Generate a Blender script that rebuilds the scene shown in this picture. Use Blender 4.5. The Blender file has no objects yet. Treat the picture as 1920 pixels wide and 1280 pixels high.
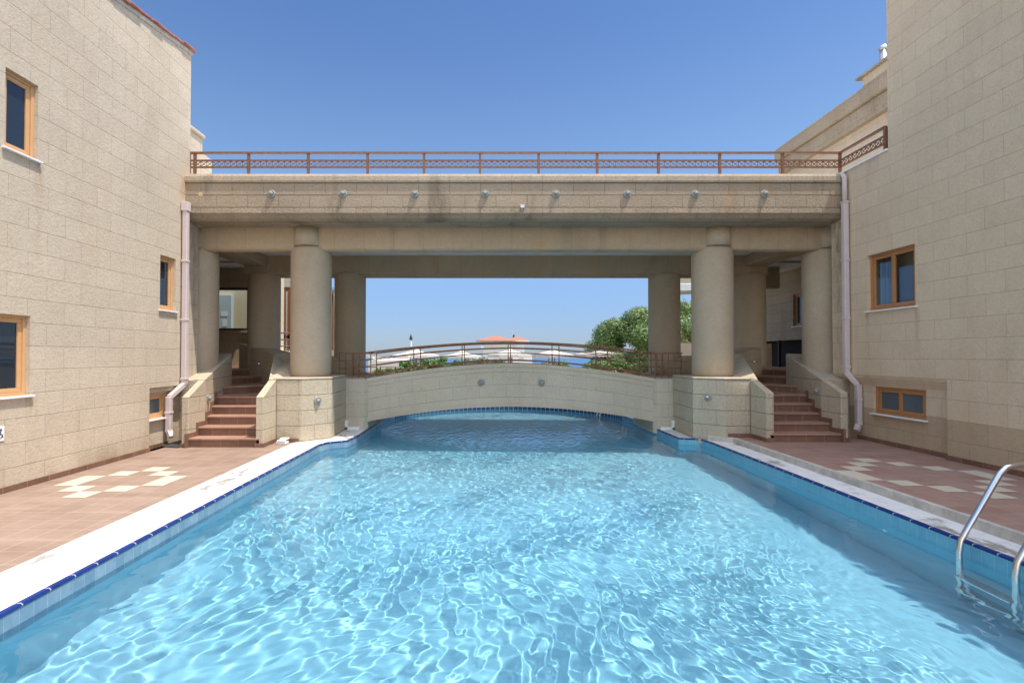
import bpy, math, random
import numpy as np
from mathutils import Vector
R = math.radians
S = bpy.context.scene
COL = S.collection

# ------------------------------------------------------------------ camera, sky, sun, exposure
cam = bpy.data.objects.new('camera', bpy.data.cameras.new('camera')); COL.objects.link(cam); S.camera = cam
cam.location = (0, 0, 1.7); cam.rotation_euler = (R(90.9), 0, 0)
cam.data.lens = 17.81; cam.data.sensor_width = 36
cam.data.shift_x = .0245; cam.data.shift_y = .0062
cam.data.clip_start = .05; cam.data.clip_end = 20000
SUN = Vector((.34, -.155, 1)).normalized()
SKY_FILL_UP, SKY_FILL_BACK, SKY_HIGH, SKY_TINT, SKY_LOW = 4.5, 2.4, (.74, .92, 1.16), (.97, 1.07, 1.17), (.46, .56, .86)
W = bpy.data.worlds.new('World'); S.world = W; W.use_nodes = True
_n = W.node_tree.nodes
sky = _n.new('ShaderNodeTexSky'); sky.sky_type = 'NISHITA'; sky.sun_disc = False
sky.sun_elevation = math.asin(SUN.z); sky.sun_rotation = math.atan2(SUN.x, SUN.y)
sky.air_density = 1.0; sky.dust_density = 0.3; sky.ozone_density = 2.0; sky.altitude = 0
# sky tinted by height; warm fill boost added overhead and behind the camera
_l = W.node_tree.links
_tc = _n.new('ShaderNodeTexCoord'); _sp = _n.new('ShaderNodeSeparateXYZ'); _l.new(_tc.outputs['Generated'], _sp.inputs[0])
def _mr(src, a, b, lo, hi):
    r = _n.new('ShaderNodeMapRange'); r.interpolation_type = 'SMOOTHSTEP'
    for i, v in enumerate((a, b, lo, hi)): r.inputs[i + 1].default_value = v
    _l.new(src, r.inputs[0]); return r.outputs[0]
def _mm(op, a, b):
    m = _n.new('ShaderNodeMath'); m.operation = op
    for i, v in enumerate((a, b)):
        if hasattr(v, 'links'): _l.new(v, m.inputs[i])
        else: m.inputs[i].default_value = v
    return m.outputs[0]
_f = _mm('ADD', 0.0, _mm('ADD', _mr(_sp.outputs[2], .66, .88, 0, SKY_FILL_UP), _mm('MULTIPLY', _mr(_sp.outputs[1], .15, -.6, 0, SKY_FILL_BACK), 1.0)))
_m1 = _n.new('ShaderNodeVectorMath'); _m1.operation = 'MULTIPLY'; _l.new(sky.outputs[0], _m1.inputs[0]); 
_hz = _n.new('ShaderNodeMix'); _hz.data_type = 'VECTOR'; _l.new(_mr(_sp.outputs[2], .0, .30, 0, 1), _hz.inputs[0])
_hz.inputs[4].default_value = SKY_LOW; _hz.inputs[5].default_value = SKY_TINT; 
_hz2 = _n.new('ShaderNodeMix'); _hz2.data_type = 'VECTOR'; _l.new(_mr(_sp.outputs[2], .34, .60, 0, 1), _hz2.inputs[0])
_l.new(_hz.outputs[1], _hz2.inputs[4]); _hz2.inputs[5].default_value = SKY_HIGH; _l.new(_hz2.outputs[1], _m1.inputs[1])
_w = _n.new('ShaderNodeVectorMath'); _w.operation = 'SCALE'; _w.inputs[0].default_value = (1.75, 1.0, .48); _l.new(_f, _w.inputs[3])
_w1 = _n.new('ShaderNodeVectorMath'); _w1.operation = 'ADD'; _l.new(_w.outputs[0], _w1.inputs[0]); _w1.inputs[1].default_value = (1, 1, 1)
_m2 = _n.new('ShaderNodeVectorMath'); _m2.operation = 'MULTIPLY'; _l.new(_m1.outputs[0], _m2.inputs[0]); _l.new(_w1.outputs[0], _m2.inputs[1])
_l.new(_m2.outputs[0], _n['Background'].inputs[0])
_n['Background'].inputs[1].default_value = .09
sl = bpy.data.lights.new('sun', 'SUN'); sl.energy = 3.3; sl.angle = R(.5); sl.color = (1, .95, .87)
so = bpy.data.objects.new('sun', sl); COL.objects.link(so); so.location = (8, -4, 30)
so.rotation_euler = SUN.to_track_quat('Z', 'Y').to_euler()
sl.cycles.is_caustics_light = True
S.view_settings.view_transform = 'Standard'; S.view_settings.look = 'None'
S.view_settings.exposure = .75; S.view_settings.gamma = 1

# ------------------------------------------------------------------ materials
def nt(name):
    m = bpy.data.materials.new(name); m.use_nodes = True
    t = m.node_tree
    return m, t, t.nodes['Principled BSDF']
def node(t, kind, **kw):
    n = t.nodes.new(kind)
    for k, v in kw.items():
        if k.startswith('_'): setattr(n, k[1:], v)
        else: n.inputs[k.replace('__', ' ')].default_value = v
    return n
def link(t, a, b): t.links.new(a, b)
def mixc(t, fac, a, b, mode='MIX'):
    n = t.nodes.new('ShaderNodeMix'); n.data_type = 'RGBA'; n.blend_type = mode
    for i, v in ((0, fac), (6, a), (7, b)):
        if hasattr(v, 'links'): link(t, v, n.inputs[i])
        elif isinstance(v, tuple): n.inputs[i].default_value = (*v, 1)[:4]
        else: n.inputs[i].default_value = v
    return n.outputs[2]
def math_(t, op, a, b=0.0, c=None):
    n = t.nodes.new('ShaderNodeMath'); n.operation = op
    for i, v in enumerate((a, b) if c is None else (a, b, c)):
        if hasattr(v, 'links'): link(t, v, n.inputs[i])
        else: n.inputs[i].default_value = v
    return n.outputs[0]
def ramp(t, fac, a, b):
    n = t.nodes.new('ShaderNodeMapRange'); n.inputs[1].default_value = a; n.inputs[2].default_value = b
    link(t, fac, n.inputs[0]); return n.outputs[0]
def noise(t, vec, scale, detail=4, rough=.6, scalevec=None):
    if scalevec:
        mp = t.nodes.new('ShaderNodeMapping'); mp.inputs['Scale'].default_value = scalevec
        link(t, vec, mp.inputs[0]); vec = mp.outputs[0]
    n = node(t, 'ShaderNodeTexNoise', Scale=scale, Detail=detail, Roughness=rough)
    link(t, vec, n.inputs['Vector']); return n.outputs['Fac']
def simple(name, col, rough=.6, metal=0.0, spec=.5, var=0.0, vscale=6, bump=0.0, bscale=60):
    m, t, b = nt(name)
    b.inputs['Base Color'].default_value = (*col, 1)
    b.inputs['Roughness'].default_value = rough; b.inputs['Metallic'].default_value = metal
    b.inputs['Specular IOR Level'].default_value = spec
    tc = t.nodes.new('ShaderNodeTexCoord')
    if var:
        f = noise(t, tc.outputs['Object'], vscale, 5)
        link(t, mixc(t, ramp(t, f, .3, .7), tuple(c * (1 - var) for c in col), tuple(min(1, c * (1 + var)) for c in col)), b.inputs['Base Color'])
    if bump:
        bn = node(t, 'ShaderNodeBump', Strength=bump, Distance=.01)
        link(t, noise(t, tc.outputs['Object'], bscale, 3), bn.inputs['Height']); link(t, bn.outputs[0], b.inputs['Normal'])
    return m

def stone(name, col, bw=0, rh=0, u0=0, v0=0, off=.5, bump=.6, bscale=27, stain=.35, stain_col=(.10, .085, .06),
          warm=(.42, .26, .12), warm_amt=.3, groove=.55, low_band=None, mortar=.0045, topstain=None, var=.10, vert=.32, grain=1.0, drips=(), block=.2):
    """rough rendered stone; bw/rh = block size of the cut joints (0 = none); the maps are metric"""
    m, t, b = nt(name)
    uv = t.nodes.new('ShaderNodeUVMap').outputs[0]
    geo = t.nodes.new('ShaderNodeNewGeometry').outputs['Position']
    big = noise(t, geo, .9, 5, .6)
    mid = noise(t, geo, 5, 5, .65)
    c = mixc(t, ramp(t, big, .3, .7), tuple(x * (1 - var) for x in col), tuple(x * (1 + var * .7) for x in col))
    c = mixc(t, math_(t, 'MULTIPLY', ramp(t, mid, .35, .8), .22), c, tuple(x * .72 for x in col))
    fine = noise(t, geo, bscale, 3, .7)
    c = mixc(t, math_(t, 'MULTIPLY', ramp(t, fine, .54, .34), .45 * grain), c, tuple(x * .5 for x in col))
    c = mixc(t, math_(t, 'MULTIPLY', ramp(t, fine, .56, .7), .3 * grain), c, tuple(min(.9, x * 1.3) for x in col))
    # vertical weather streaks
    st = noise(t, geo, 1.6, 6, .62, (1.0, 1.0, .22))
    c = mixc(t, math_(t, 'MULTIPLY', ramp(t, st, .56, .74), stain), c, stain_col)
    st2 = noise(t, geo, 1.1, 6, .6, (1.3, 1.3, .5))
    c = mixc(t, math_(t, 'MULTIPLY', ramp(t, st2, .55, .75), warm_amt), c, warm)
    if low_band:  # (height, colour factor): everything below a level line is darker
        sp = t.nodes.new('ShaderNodeSeparateXYZ'); link(t, geo, sp.inputs[0])
        c = mixc(t, math_(t, 'LESS_THAN', sp.outputs[2], low_band[0]), c, mixc(t, 1.0, c, (low_band[1], low_band[1] * .97, low_band[1] * .93), 'MULTIPLY'))
    if topstain:  # (z0, z1, amount): grime hugging an edge
        sp = t.nodes.new('ShaderNodeSeparateXYZ'); link(t, geo, sp.inputs[0])
        g = ramp(t, sp.outputs[2], topstain[0], topstain[1])
        g = math_(t, 'MULTIPLY', g, ramp(t, noise(t, geo, 1.3, 5, .6, (1, 1, .4)), .42, .68))
        c = mixc(t, math_(t, 'MULTIPLY', g, topstain[2]), c, stain_col)
    for yc, hw, zt_, ln, amt, dc in drips:  # run-off streaks: (centre y, half width, top z, length, strength, colour)
        sp = t.nodes.new('ShaderNodeSeparateXYZ'); link(t, geo, sp.inputs[0])
        wob = math_(t, 'MULTIPLY', math_(t, 'SUBTRACT', noise(t, geo, 3.5, 4), .5), hw * 1.6)
        dy = math_(t, 'ABSOLUTE', math_(t, 'ADD', math_(t, 'SUBTRACT', sp.outputs[1], yc), wob))
        g = math_(t, 'MULTIPLY', ramp(t, dy, hw, hw * .15), math_(t, 'MULTIPLY', ramp(t, sp.outputs[2], zt_ - ln, zt_), math_(t, 'LESS_THAN', sp.outputs[2], zt_)))
        g = math_(t, 'MULTIPLY', g, ramp(t, noise(t, geo, 9, 4, .6, (1, 1, .3)), .3, .6))
        c = mixc(t, math_(t, 'MULTIPLY', g, amt), c, dc)
    h = math_(t, 'ADD', math_(t, 'MULTIPLY', fine, .8), math_(t, 'MULTIPLY', noise(t, geo, bscale * 2.6, 2), .35))
    if bw:
        mp = t.nodes.new('ShaderNodeMapping'); mp.inputs['Location'].default_value = (-u0, -v0, 0); link(t, uv, mp.inputs[0])
        br = node(t, 'ShaderNodeTexBrick', Scale=1.0, Mortar__Size=mortar, Mortar__Smooth=.25, Bias=0.0, Brick__Width=bw, Row__Height=rh)
        br.offset = off; br.offset_frequency = 2; br.squash = 1
        br.inputs['Color1'].default_value = (.42, .42, .42, 1); br.inputs['Color2'].default_value = (.58, .58, .58, 1)
        link(t, mp.outputs[0], br.inputs['Vector'])
        # each block a touch lighter or darker
        c = mixc(t, block, c, br.outputs['Color'], 'OVERLAY')
        sv = t.nodes.new('ShaderNodeSeparateXYZ'); link(t, mp.outputs[0], sv.inputs[0])
        dl = math_(t, 'MULTIPLY', math_(t, 'ABSOLUTE', math_(t, 'SUBTRACT', math_(t, 'FRACT', math_(t, 'ADD', math_(t, 'DIVIDE', sv.outputs[1], rh), .5)), .5)), rh)
        hl = ramp(t, dl, mortar * 1.3, mortar * .5)
        fac = math_(t, 'MAXIMUM', hl, math_(t, 'MULTIPLY', br.outputs['Fac'], vert))
        gv = math_(t, 'MULTIPLY', fac, ramp(t, noise(t, geo, 2.2, 3), .25, .6))
        c = mixc(t, math_(t, 'MULTIPLY', gv, groove), c, tuple(x * .28 for x in col))
        h = math_(t, 'SUBTRACT', h, math_(t, 'MULTIPLY', fac, 1.1))
    link(t, c, b.inputs['Base Color'])
    b.inputs['Roughness'].default_value = .92; b.inputs['Specular IOR Level'].default_value = .2
    bn = node(t, 'ShaderNodeBump', Strength=min(1, bump * 1.25), Distance=.022)
    link(t, h, bn.inputs['Height']); link(t, bn.outputs[0], b.inputs['Normal'])
    return m

def tiles(name, c1, c2, size, u0=0, v0=0, grout=(.5, .36, .27), gs=.0035, rough=.45, off=0.0, h=None, patch=(.6, .42, .32), pamt=.3):
    m, t, b = nt(name)
    uv = t.nodes.new('ShaderNodeUVMap').outputs[0]
    geo = t.nodes.new('ShaderNodeNewGeometry').outputs['Position']
    mp = t.nodes.new('ShaderNodeMapping'); mp.inputs['Location'].default_value = (-u0, -v0, 0); link(t, uv, mp.inputs[0])
    br = node(t, 'ShaderNodeTexBrick', Scale=1.0, Mortar__Size=gs, Mortar__Smooth=.2, Bias=0.0, Brick__Width=size, Row__Height=h or size)
    br.offset = off; br.offset_frequency = 2
    br.inputs['Color1'].default_value = (*c1, 1); br.inputs['Color2'].default_value = (*c2, 1); br.inputs['Mortar'].default_value = (*grout, 1)
    link(t, mp.outputs[0], br.inputs['Vector'])
    c = mixc(t, math_(t, 'MULTIPLY', ramp(t, noise(t, geo, 1.7, 6, .65, (.6, 2.2, 1)), .42, .72), pamt), br.outputs['Color'], patch)
    c = mixc(t, math_(t, 'MULTIPLY', ramp(t, noise(t, geo, 11, 5, .7), .45, .8), .25), c, tuple(x * .6 for x in c1))
    link(t, c, b.inputs['Base Color'])
    b.inputs['Roughness'].default_value = rough; b.inputs['Specular IOR Level'].default_value = .35
    bn = node(t, 'ShaderNodeBump', Strength=.35, Distance=.004)
    link(t, math_(t, 'SUBTRACT', math_(t, 'MULTIPLY', noise(t, geo, 30, 3), .25), br.outputs['Fac']), bn.inputs['Height']); link(t, bn.outputs[0], b.inputs['Normal'])
    return m

def foliage(name, dark, light, thru=.14):
    m, t, b = nt(name)
    geo = t.nodes.new('ShaderNodeNewGeometry')
    f = noise(t, geo.outputs['Position'], 3.0, 3)
    rnd = geo.outputs['Random Per Island']
    c = mixc(t, math_(t, 'ADD', math_(t, 'MULTIPLY', ramp(t, f, .3, .7), .5), math_(t, 'MULTIPLY', rnd, .5)), dark, light)
    link(t, c, b.inputs['Base Color']); b.inputs['Roughness'].default_value = .5
    tr = t.nodes.new('ShaderNodeBsdfTranslucent'); link(t, mixc(t, .5, c, (.25, .4, .05), 'MIX'), tr.inputs[0])
    mx = t.nodes.new('ShaderNodeMixShader'); mx.inputs[0].default_value = thru
    link(t, b.outputs[0], mx.inputs[1]); link(t, tr.outputs[0], mx.inputs[2])
    link(t, mx.outputs[0], t.nodes['Material Output'].inputs[0])
    return m

M = {}
WALL_L = (.56, .47, .36)
WALL_R = (.65, .51, .355)
FAC = (.385, .305, .22)
M['wall_l'] = stone('sunlit_block_render', WALL_L, .5755, .307, 7.16 - .5755 * 10, 1.825 - .307 * 10, stain=.16, bump=.36, warm_amt=.25, warm=(.50, .36, .22), var=.07, grain=.5, groove=.42, vert=.22, topstain=(.42, .08, .7), stain_col=(.27, .17, .085), drips=[(6.72, .10, 4.26, 1.6, .55, (.36, .25, .13)), (6.66, .12, 1.17, .8, .6, (.34, .24, .12)), (9.92, .16, 5.2, 3.2, .65, (.42, .27, .13)), (9.73, .08, 2.5, .7, .4, (.40, .27, .15)), (10.36, .2, 4.4, 4.2, .7, (.15, .12, .08))])
M['wall_r'] = stone('right_block_render', WALL_R, .5555, .31, 9.142 - .5555 * 20, 1.647 - .31 * 10, stain=.12, bump=.35, warm_amt=.22, groove=.26, grain=.35, drips=[(8.36, .07, 2.52, .9, .6, (.36, .24, .13)), (9.46, .06, 2.52, .8, .55, (.36, .24, .13)), (9.35, .12, 5.33, .9, .4, (.45, .32, .17)), (10.2, .22, 4.4, 3.6, .7, (.13, .105, .07)), (9.98, .06, 5.2, 3.5, .5, (.34, .23, .13))], low_band=(.715, .74), var=.05)
M['facade'] = stone('bridge_parapet_stone', FAC, .616, .2435, -5.055 - .616 * 10, 4.637 - .2435 * 30, topstain=(4.8, 4.5, .25), mortar=.006, stain=.75, bump=.8, warm_amt=.45, warm=(.42, .25, .12), groove=.75)
M['cap'] = stone('parapet_cap_stone', (.47, .38, .28), .616, .5, -5.055 - .616 * 10, 4.8, stain=.75, bump=.6, groove=.6, off=0)
M['beam'] = stone('beam_render', (.45, .345, .235), .626, 2.0, -5.73 - 6.26, 3, off=0, stain=.3, bump=.35, warm=(.45, .27, .12), warm_amt=.45, groove=.5, grain=.4)
M['column'] = stone('column_render', (.46, .375, .27), stain=.12, bump=.4, grain=.4, warm_amt=.2, var=.08)
M['ped'] = stone('pedestal_block_render', (.54, .45, .33), .56, .30, 0, 1.22 - .3 * 6, stain=.15, bump=.8, warm_amt=.25, groove=.45, grain=.7)
M['arch'] = stone('footbridge_block_render', (.55, .47, .36), .624, .29, -.17, 0, stain=.15, bump=.3, warm_amt=.12, groove=.6, grain=.5)
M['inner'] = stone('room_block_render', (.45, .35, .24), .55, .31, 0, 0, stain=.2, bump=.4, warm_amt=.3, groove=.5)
M['plaster'] = simple('white_plaster', (.78, .77, .73), .8, var=.05)
M['terra'] = tiles('terracotta_floor_tiles', (.245, .168, .127), (.29, .205, .158), .2865, u0=-5.10 - .2865 * 20, v0=7.207 - .2775 * 40, h=.2775, patch=(.42, .31, .25), pamt=.5)
M['terra_r'] = tiles('terracotta_floor_tiles_right', (.30, .165, .13), (.36, .21, .165), .2865, u0=5.82 - .14325 - .2865 * 40, v0=7.64 - .2775 * 40, h=.2775, patch=(.44, .33, .28), pamt=.4)
M['cream'] = simple('cream_inlay_tiles', (.60, .52, .40), .4, var=.08, vscale=3)
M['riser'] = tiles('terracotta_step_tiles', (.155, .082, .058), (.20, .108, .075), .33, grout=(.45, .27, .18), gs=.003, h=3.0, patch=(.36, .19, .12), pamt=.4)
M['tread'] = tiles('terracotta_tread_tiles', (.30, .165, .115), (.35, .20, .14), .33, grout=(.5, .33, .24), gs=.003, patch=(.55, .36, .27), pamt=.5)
M['brown'] = simple('rust_brown_paint', (.20, .085, .038), .5, var=.3, vscale=14)
M['brown2'] = simple('orange_brown_paint', (.21, .09, .04), .5, var=.3, vscale=14)
M['wood_l'] = simple('tan_window_frame', (.62, .36, .17), .45, var=.05)
M['wood_r'] = simple('brown_window_frame', (.42, .19, .075), .45, var=.06)
M['darkwood'] = simple('dark_brown_frame', (.045, .022, .014), .5)
M['redwood'] = simple('red_brown_timber', (.28, .10, .045), .5, var=.1)
M['glass'] = simple('dark_window_glass', (.018, .024, .035), .03, spec=.7)
M['glass_b'] = simple('frosted_window_glass', (.10, .125, .14), .12, spec=.6)
M['marble'] = simple('white_marble_sill', (.75, .75, .77), .35, var=.05)
M['pink'] = simple('pale_pink_paint', (.58, .48, .46), .55, var=.05)
M['steel'] = simple('polished_steel', (.62, .62, .62), .22, 1.0)
M['plastic'] = simple('white_plastic', (.8, .8, .78), .4)
M['lampring'] = simple('grey_blue_metal', (.30, .34, .34), .6, .1)
M['lampglass'] = simple('dull_stone_lens', (.30, .28, .23), .7)
M['black'] = simple('black_rubber', (.012, .012, .014), .5)
M['dark'] = simple('void_shade_black', (.012, .011, .01), .9)  # near-black colour standing for the shade inside an opening
M['orange'] = simple('ochre_filler', (.55, .38, .22), .85, bump=.3)
M['rooftile'] = simple('red_clay_tile', (.33, .12, .075), .7, var=.3, vscale=8)
M['farroof'] = tiles('far_clay_roof', (.42, .15, .075), (.48, .19, .09), .35, grout=(.25, .08, .04), gs=.04, h=.25)
M['farwall'] = simple('far_white_wall', (.62, .61, .58), .8)
M['canvas'] = simple('cream_canvas', (.60, .54, .47), .85, var=.04)
M['bark'] = simple('bark', (.16, .11, .07), .9, var=.3, bump=.5, bscale=20)
M['soil'] = simple('garden_soil', (.14, .12, .07), .95, var=.4, vscale=3)
M['metalgrey'] = simple('galvanised_steel', (.5, .52, .55), .35, .7)
M['tar'] = simple('dark_mat', (.04, .035, .035), .7)
M['navy'] = simple('navy_rail_paint', (.03, .04, .08), .4)

def pool_paint():
    m, t, b = nt('pool_blue_plaster')
    geo = t.nodes.new('ShaderNodeNewGeometry').outputs['Position']
    c = mixc(t, ramp(t, noise(t, geo, .8, 4), .3, .7), (.18, .43, .55), (.20, .46, .58))
    link(t, c, b.inputs['Base Color']); b.inputs['Roughness'].default_value = .7
    return m
M['pool'] = pool_paint()
M['band'] = tiles('pale_waterline_tiles', (.20, .33, .43), (.27, .40, .50), .112, grout=(.42, .52, .58), gs=.003, rough=.2, h=.6, patch=(.12, .22, .34), pamt=.7)
M['band_r'] = tiles('clean_waterline_tiles', (.13, .36, .49), (.16, .40, .53), .112, grout=(.25, .47, .58), gs=.003, rough=.2, h=.6, patch=(.12, .30, .44), pamt=.4)
M['navyband'] = tiles('navy_waterline_tiles', (.02, .05, .12), (.03, .08, .17), .16, grout=(.5, .6, .65), gs=.008, rough=.2, h=.6, patch=(.04, .1, .2), pamt=.2)
M['blue'] = tiles('cobalt_edge_tiles', (.012, .028, .13), (.015, .036, .17), .225, grout=(.5, .5, .5), gs=.005, rough=.15, h=5, v0=-2, patch=(.03, .07, .4), pamt=.3)
def paint_white():
    m, t, b = nt('worn_white_paint')
    geo = t.nodes.new('ShaderNodeNewGeometry').outputs['Position']
    n1 = noise(t, geo, 3.2, 8, .7, (1, .35, 1)); n2 = noise(t, geo, 1.2, 3)
    crack = math_(t, 'MULTIPLY', ramp(t, n1, .52, .57), ramp(t, n2, .46, .56))
    c = mixc(t, crack, (.70, .69, .67), (.26, .24, .21))
    c = mixc(t, math_(t, 'MULTIPLY', ramp(t, noise(t, geo, 9, 6, .7), .45, .75), .5), c, (.46, .42, .36))
    link(t, c, b.inputs['Base Color']); b.inputs['Roughness'].default_value = .75
    bn = node(t, 'ShaderNodeBump', Strength=.4, Distance=.006); link(t, n1, bn.inputs['Height']); link(t, bn.outputs[0], b.inputs['Normal'])
    return m
M['white'] = paint_white()
M['kerb'] = simple('grimy_white_kerb', (.50, .46, .40), .85, var=.25, vscale=7, bump=.5, bscale=30)
def water():
    m, t, b = nt('clear_pool_water')
    b.inputs['Roughness'].default_value = 0; b.inputs['Transmission Weight'].default_value = 1; b.inputs['IOR'].default_value = 1.33
    b.inputs['Base Color'].default_value = (.94, .985, 1, 1)
    return m
M['water'] = water()
def sea():
    m, t, b = nt('sea_water')
    geo = t.nodes.new('ShaderNodeNewGeometry').outputs['Position']
    b.inputs['Base Color'].default_value = (.045, .115, .22, 1); b.inputs['Roughness'].default_value = .5
    b.inputs['Specular IOR Level'].default_value = .25
    return m
M['sea'] = sea()
def clear():
    m_, t, b = nt('clear_glass'); 
    tb = t.nodes.new('ShaderNodeBsdfTransparent'); tb.inputs[0].default_value = (.8, .85, .85, 1)
    gl = t.nodes.new('ShaderNodeBsdfGlossy'); gl.inputs['Roughness'].default_value = .02
    lw = t.nodes.new('ShaderNodeFresnel'); lw.inputs[0].default_value = 1.5
    mx = t.nodes.new('ShaderNodeMixShader'); gb = t.nodes.new('ShaderNodeNewGeometry'); link(t, math_(t, 'MULTIPLY', lw.outputs[0], math_(t, 'SUBTRACT', 1.0, gb.outputs['Backfacing'])), mx.inputs[0]); link(t, tb.outputs[0], mx.inputs[1]); link(t, gl.outputs[0], mx.inputs[2])
    link(t, mx.outputs[0], t.nodes['Material Output'].inputs[0]); return m_
M['clear'] = clear()
M['curtain_and_reflection'] = simple('blue_grey_curtain_reflection', (.26, .34, .52), .9)  # cloth colour, also used for the painted pane reflection
M['leaf'] = foliage('broadleaf', (.035, .08, .014), (.19, .27, .065))
M['leaf2'] = foliage('hedge_leaf', (.035, .10, .015), (.12, .24, .04))
M['leaf3'] = foliage('olive_leaf', (.08, .10, .05), (.22, .24, .13))

# ------------------------------------------------------------------ mesh builder
class MB:
    def __init__(s): s.v = []; s.f = []; s.mi = []; s.uv = {}; s.T = None; s.sm = set()
    def add(s, verts, faces, mi=0, smooth=False):
        o = len(s.v)
        for p in verts: s.v.append(tuple(s.T(*p)) if s.T else tuple(p))
        for f in faces:
            if smooth: s.sm.add(len(s.f))
            s.f.append(tuple(i + o for i in f)); s.mi.append(mi)
        return s
    def box(s, x0, x1, y0, y1, z0, z1, mi=0):
        v = [(x0, y0, z0), (x1, y0, z0), (x1, y1, z0), (x0, y1, z0), (x0, y0, z1), (x1, y0, z1), (x1, y1, z1), (x0, y1, z1)]
        return s.add(v, [(0, 3, 2, 1), (4, 5, 6, 7), (0, 1, 5, 4), (1, 2, 6, 5), (2, 3, 7, 6), (3, 0, 4, 7)], mi)
    def prism(s, poly, z0, z1, mi=0, top_mi=None):
        """z0 / z1: a number or one per corner"""
        n = len(poly); a = z0 if hasattr(z0, '__len__') else [z0] * n; b = z1 if hasattr(z1, '__len__') else [z1] * n
        ar = sum(poly[i][0] * poly[(i + 1) % n][1] - poly[(i + 1) % n][0] * poly[i][1] for i in range(n))
        if ar < 0: poly = poly[::-1]; a = list(a)[::-1]; b = list(b)[::-1]
        v = [(p[0], p[1], a[i]) for i, p in enumerate(poly)] + [(p[0], p[1], b[i]) for i, p in enumerate(poly)]
        s.add(v, [tuple(range(n))[::-1]] + [(i, (i + 1) % n, n + (i + 1) % n, n + i) for i in range(n)], mi)
        o = len(s.v) - 2 * n
        s.f.append(tuple(o + n + i for i in range(n))); s.mi.append(mi if top_mi is None else top_mi)
        return s
    def extx(s, prof, x0, x1, mi=0, mis=None):
        """profile of (y, z) extruded along x"""
        n = len(prof)
        v = [(x0, p[0], p[1]) for p in prof] + [(x1, p[0], p[1]) for p in prof]
        for i in range(n):
            j = (i + 1) % n
            s.add([v[i], v[j], v[n + j], v[n + i]], [(0, 1, 2, 3)], mis[i] if mis else mi)
        s.add(v[:n], [tuple(range(n))], mi); s.add(v[n:], [tuple(range(n))[::-1]], mi)
        return s
    def extxz(s, poly, y0, y1, mi=0):
        n = len(poly); v = [(p[0], y0, p[1]) for p in poly] + [(p[0], y1, p[1]) for p in poly]
        s.add(v, [tuple(range(n)), tuple(range(n, 2 * n))[::-1]] + [(i, n + i, n + (i + 1) % n, (i + 1) % n) for i in range(n)], mi); return s
    def extyz(s, poly, x0, x1, mi=0):
        n = len(poly); v = [(x0, p[0], p[1]) for p in poly] + [(x1, p[0], p[1]) for p in poly]
        s.add(v, [tuple(range(n))[::-1], tuple(range(n, 2 * n))] + [(i, (i + 1) % n, n + (i + 1) % n, n + i) for i in range(n)], mi); return s
    def lathe(s, c, prof, seg=48, mi=0, axis='z', smooth=True):
        """prof: (radius, height) along the axis, closed with caps"""
        v = []
        for r, h in prof:
            for k in range(seg):
                a = 2 * math.pi * k / seg; p, q = r * math.cos(a), r * math.sin(a)
                if axis == 'z': v.append((c[0] + p, c[1] + q, c[2] + h))
                elif axis == 'y': v.append((c[0] + p, c[1] - h, c[2] + q))
                else: v.append((c[0] + h, c[1] + p, c[2] + q))
        f = []
        for i in range(len(prof) - 1):
            for k in range(seg):
                l = (k + 1) % seg; f.append((i * seg + k, i * seg + l, (i + 1) * seg + l, (i + 1) * seg + k))
        s.add(v, f, mi, smooth)
        o = len(s.v) - len(v)
        s.f.append(tuple(o + k for k in range(seg))[::-1]); s.mi.append(mi)
        s.f.append(tuple(o + (len(prof) - 1) * seg + k for k in range(seg))); s.mi.append(mi)
        return s
    def bar(s, a, b, w, h=None, mi=0, up=(0, 0, 1)):
        """square bar from a to b"""
        h = h or w; a = Vector(a); b = Vector(b); d = (b - a).normalized(); u = Vector(up)
        if abs(d.dot(u)) > .95: u = Vector((0, 1, 0))
        x = d.cross(u).normalized(); y = x.cross(d).normalized()
        v = []
        for p in (a, b):
            for i, j in ((-1, -1), (1, -1), (1, 1), (-1, 1)): v.append(tuple(p + x * (i * w / 2) + y * (j * h / 2)))
        return s.add(v, [(0, 1, 2, 3), (7, 6, 5, 4), (0, 4, 5, 1), (1, 5, 6, 2), (2, 6, 7, 3), (3, 7, 4, 0)], mi)
    def tube(s, path, r, seg=12, mi=0, smooth=True, radii=None):
        P = [Vector(p) for p in path]; n = len(P); v = []
        up = None
        for i, p in enumerate(P):
            d = (P[min(i + 1, n - 1)] - P[max(i - 1, 0)]).normalized()
            if up is None:
                up = Vector((0, 0, 1)) if abs(d.z) < .9 else Vector((0, 1, 0))
            x = d.cross(up).normalized(); y = x.cross(d).normalized(); up = y
            rr = radii[i] if radii else r
            for k in range(seg):
                a = 2 * math.pi * k / seg; v.append(tuple(p + x * (rr * math.cos(a)) + y * (rr * math.sin(a))))
        f = [(i * seg + k, i * seg + (k + 1) % seg, (i + 1) * seg + (k + 1) % seg, (i + 1) * seg + k) for i in range(n - 1) for k in range(seg)]
        s.add(v, f, mi, smooth); o = len(s.v) - len(v)
        s.f.append(tuple(o + k for k in range(seg))[::-1]); s.mi.append(mi)
        s.f.append(tuple(o + (n - 1) * seg + k for k in range(seg))); s.mi.append(mi)
        return s
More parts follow.
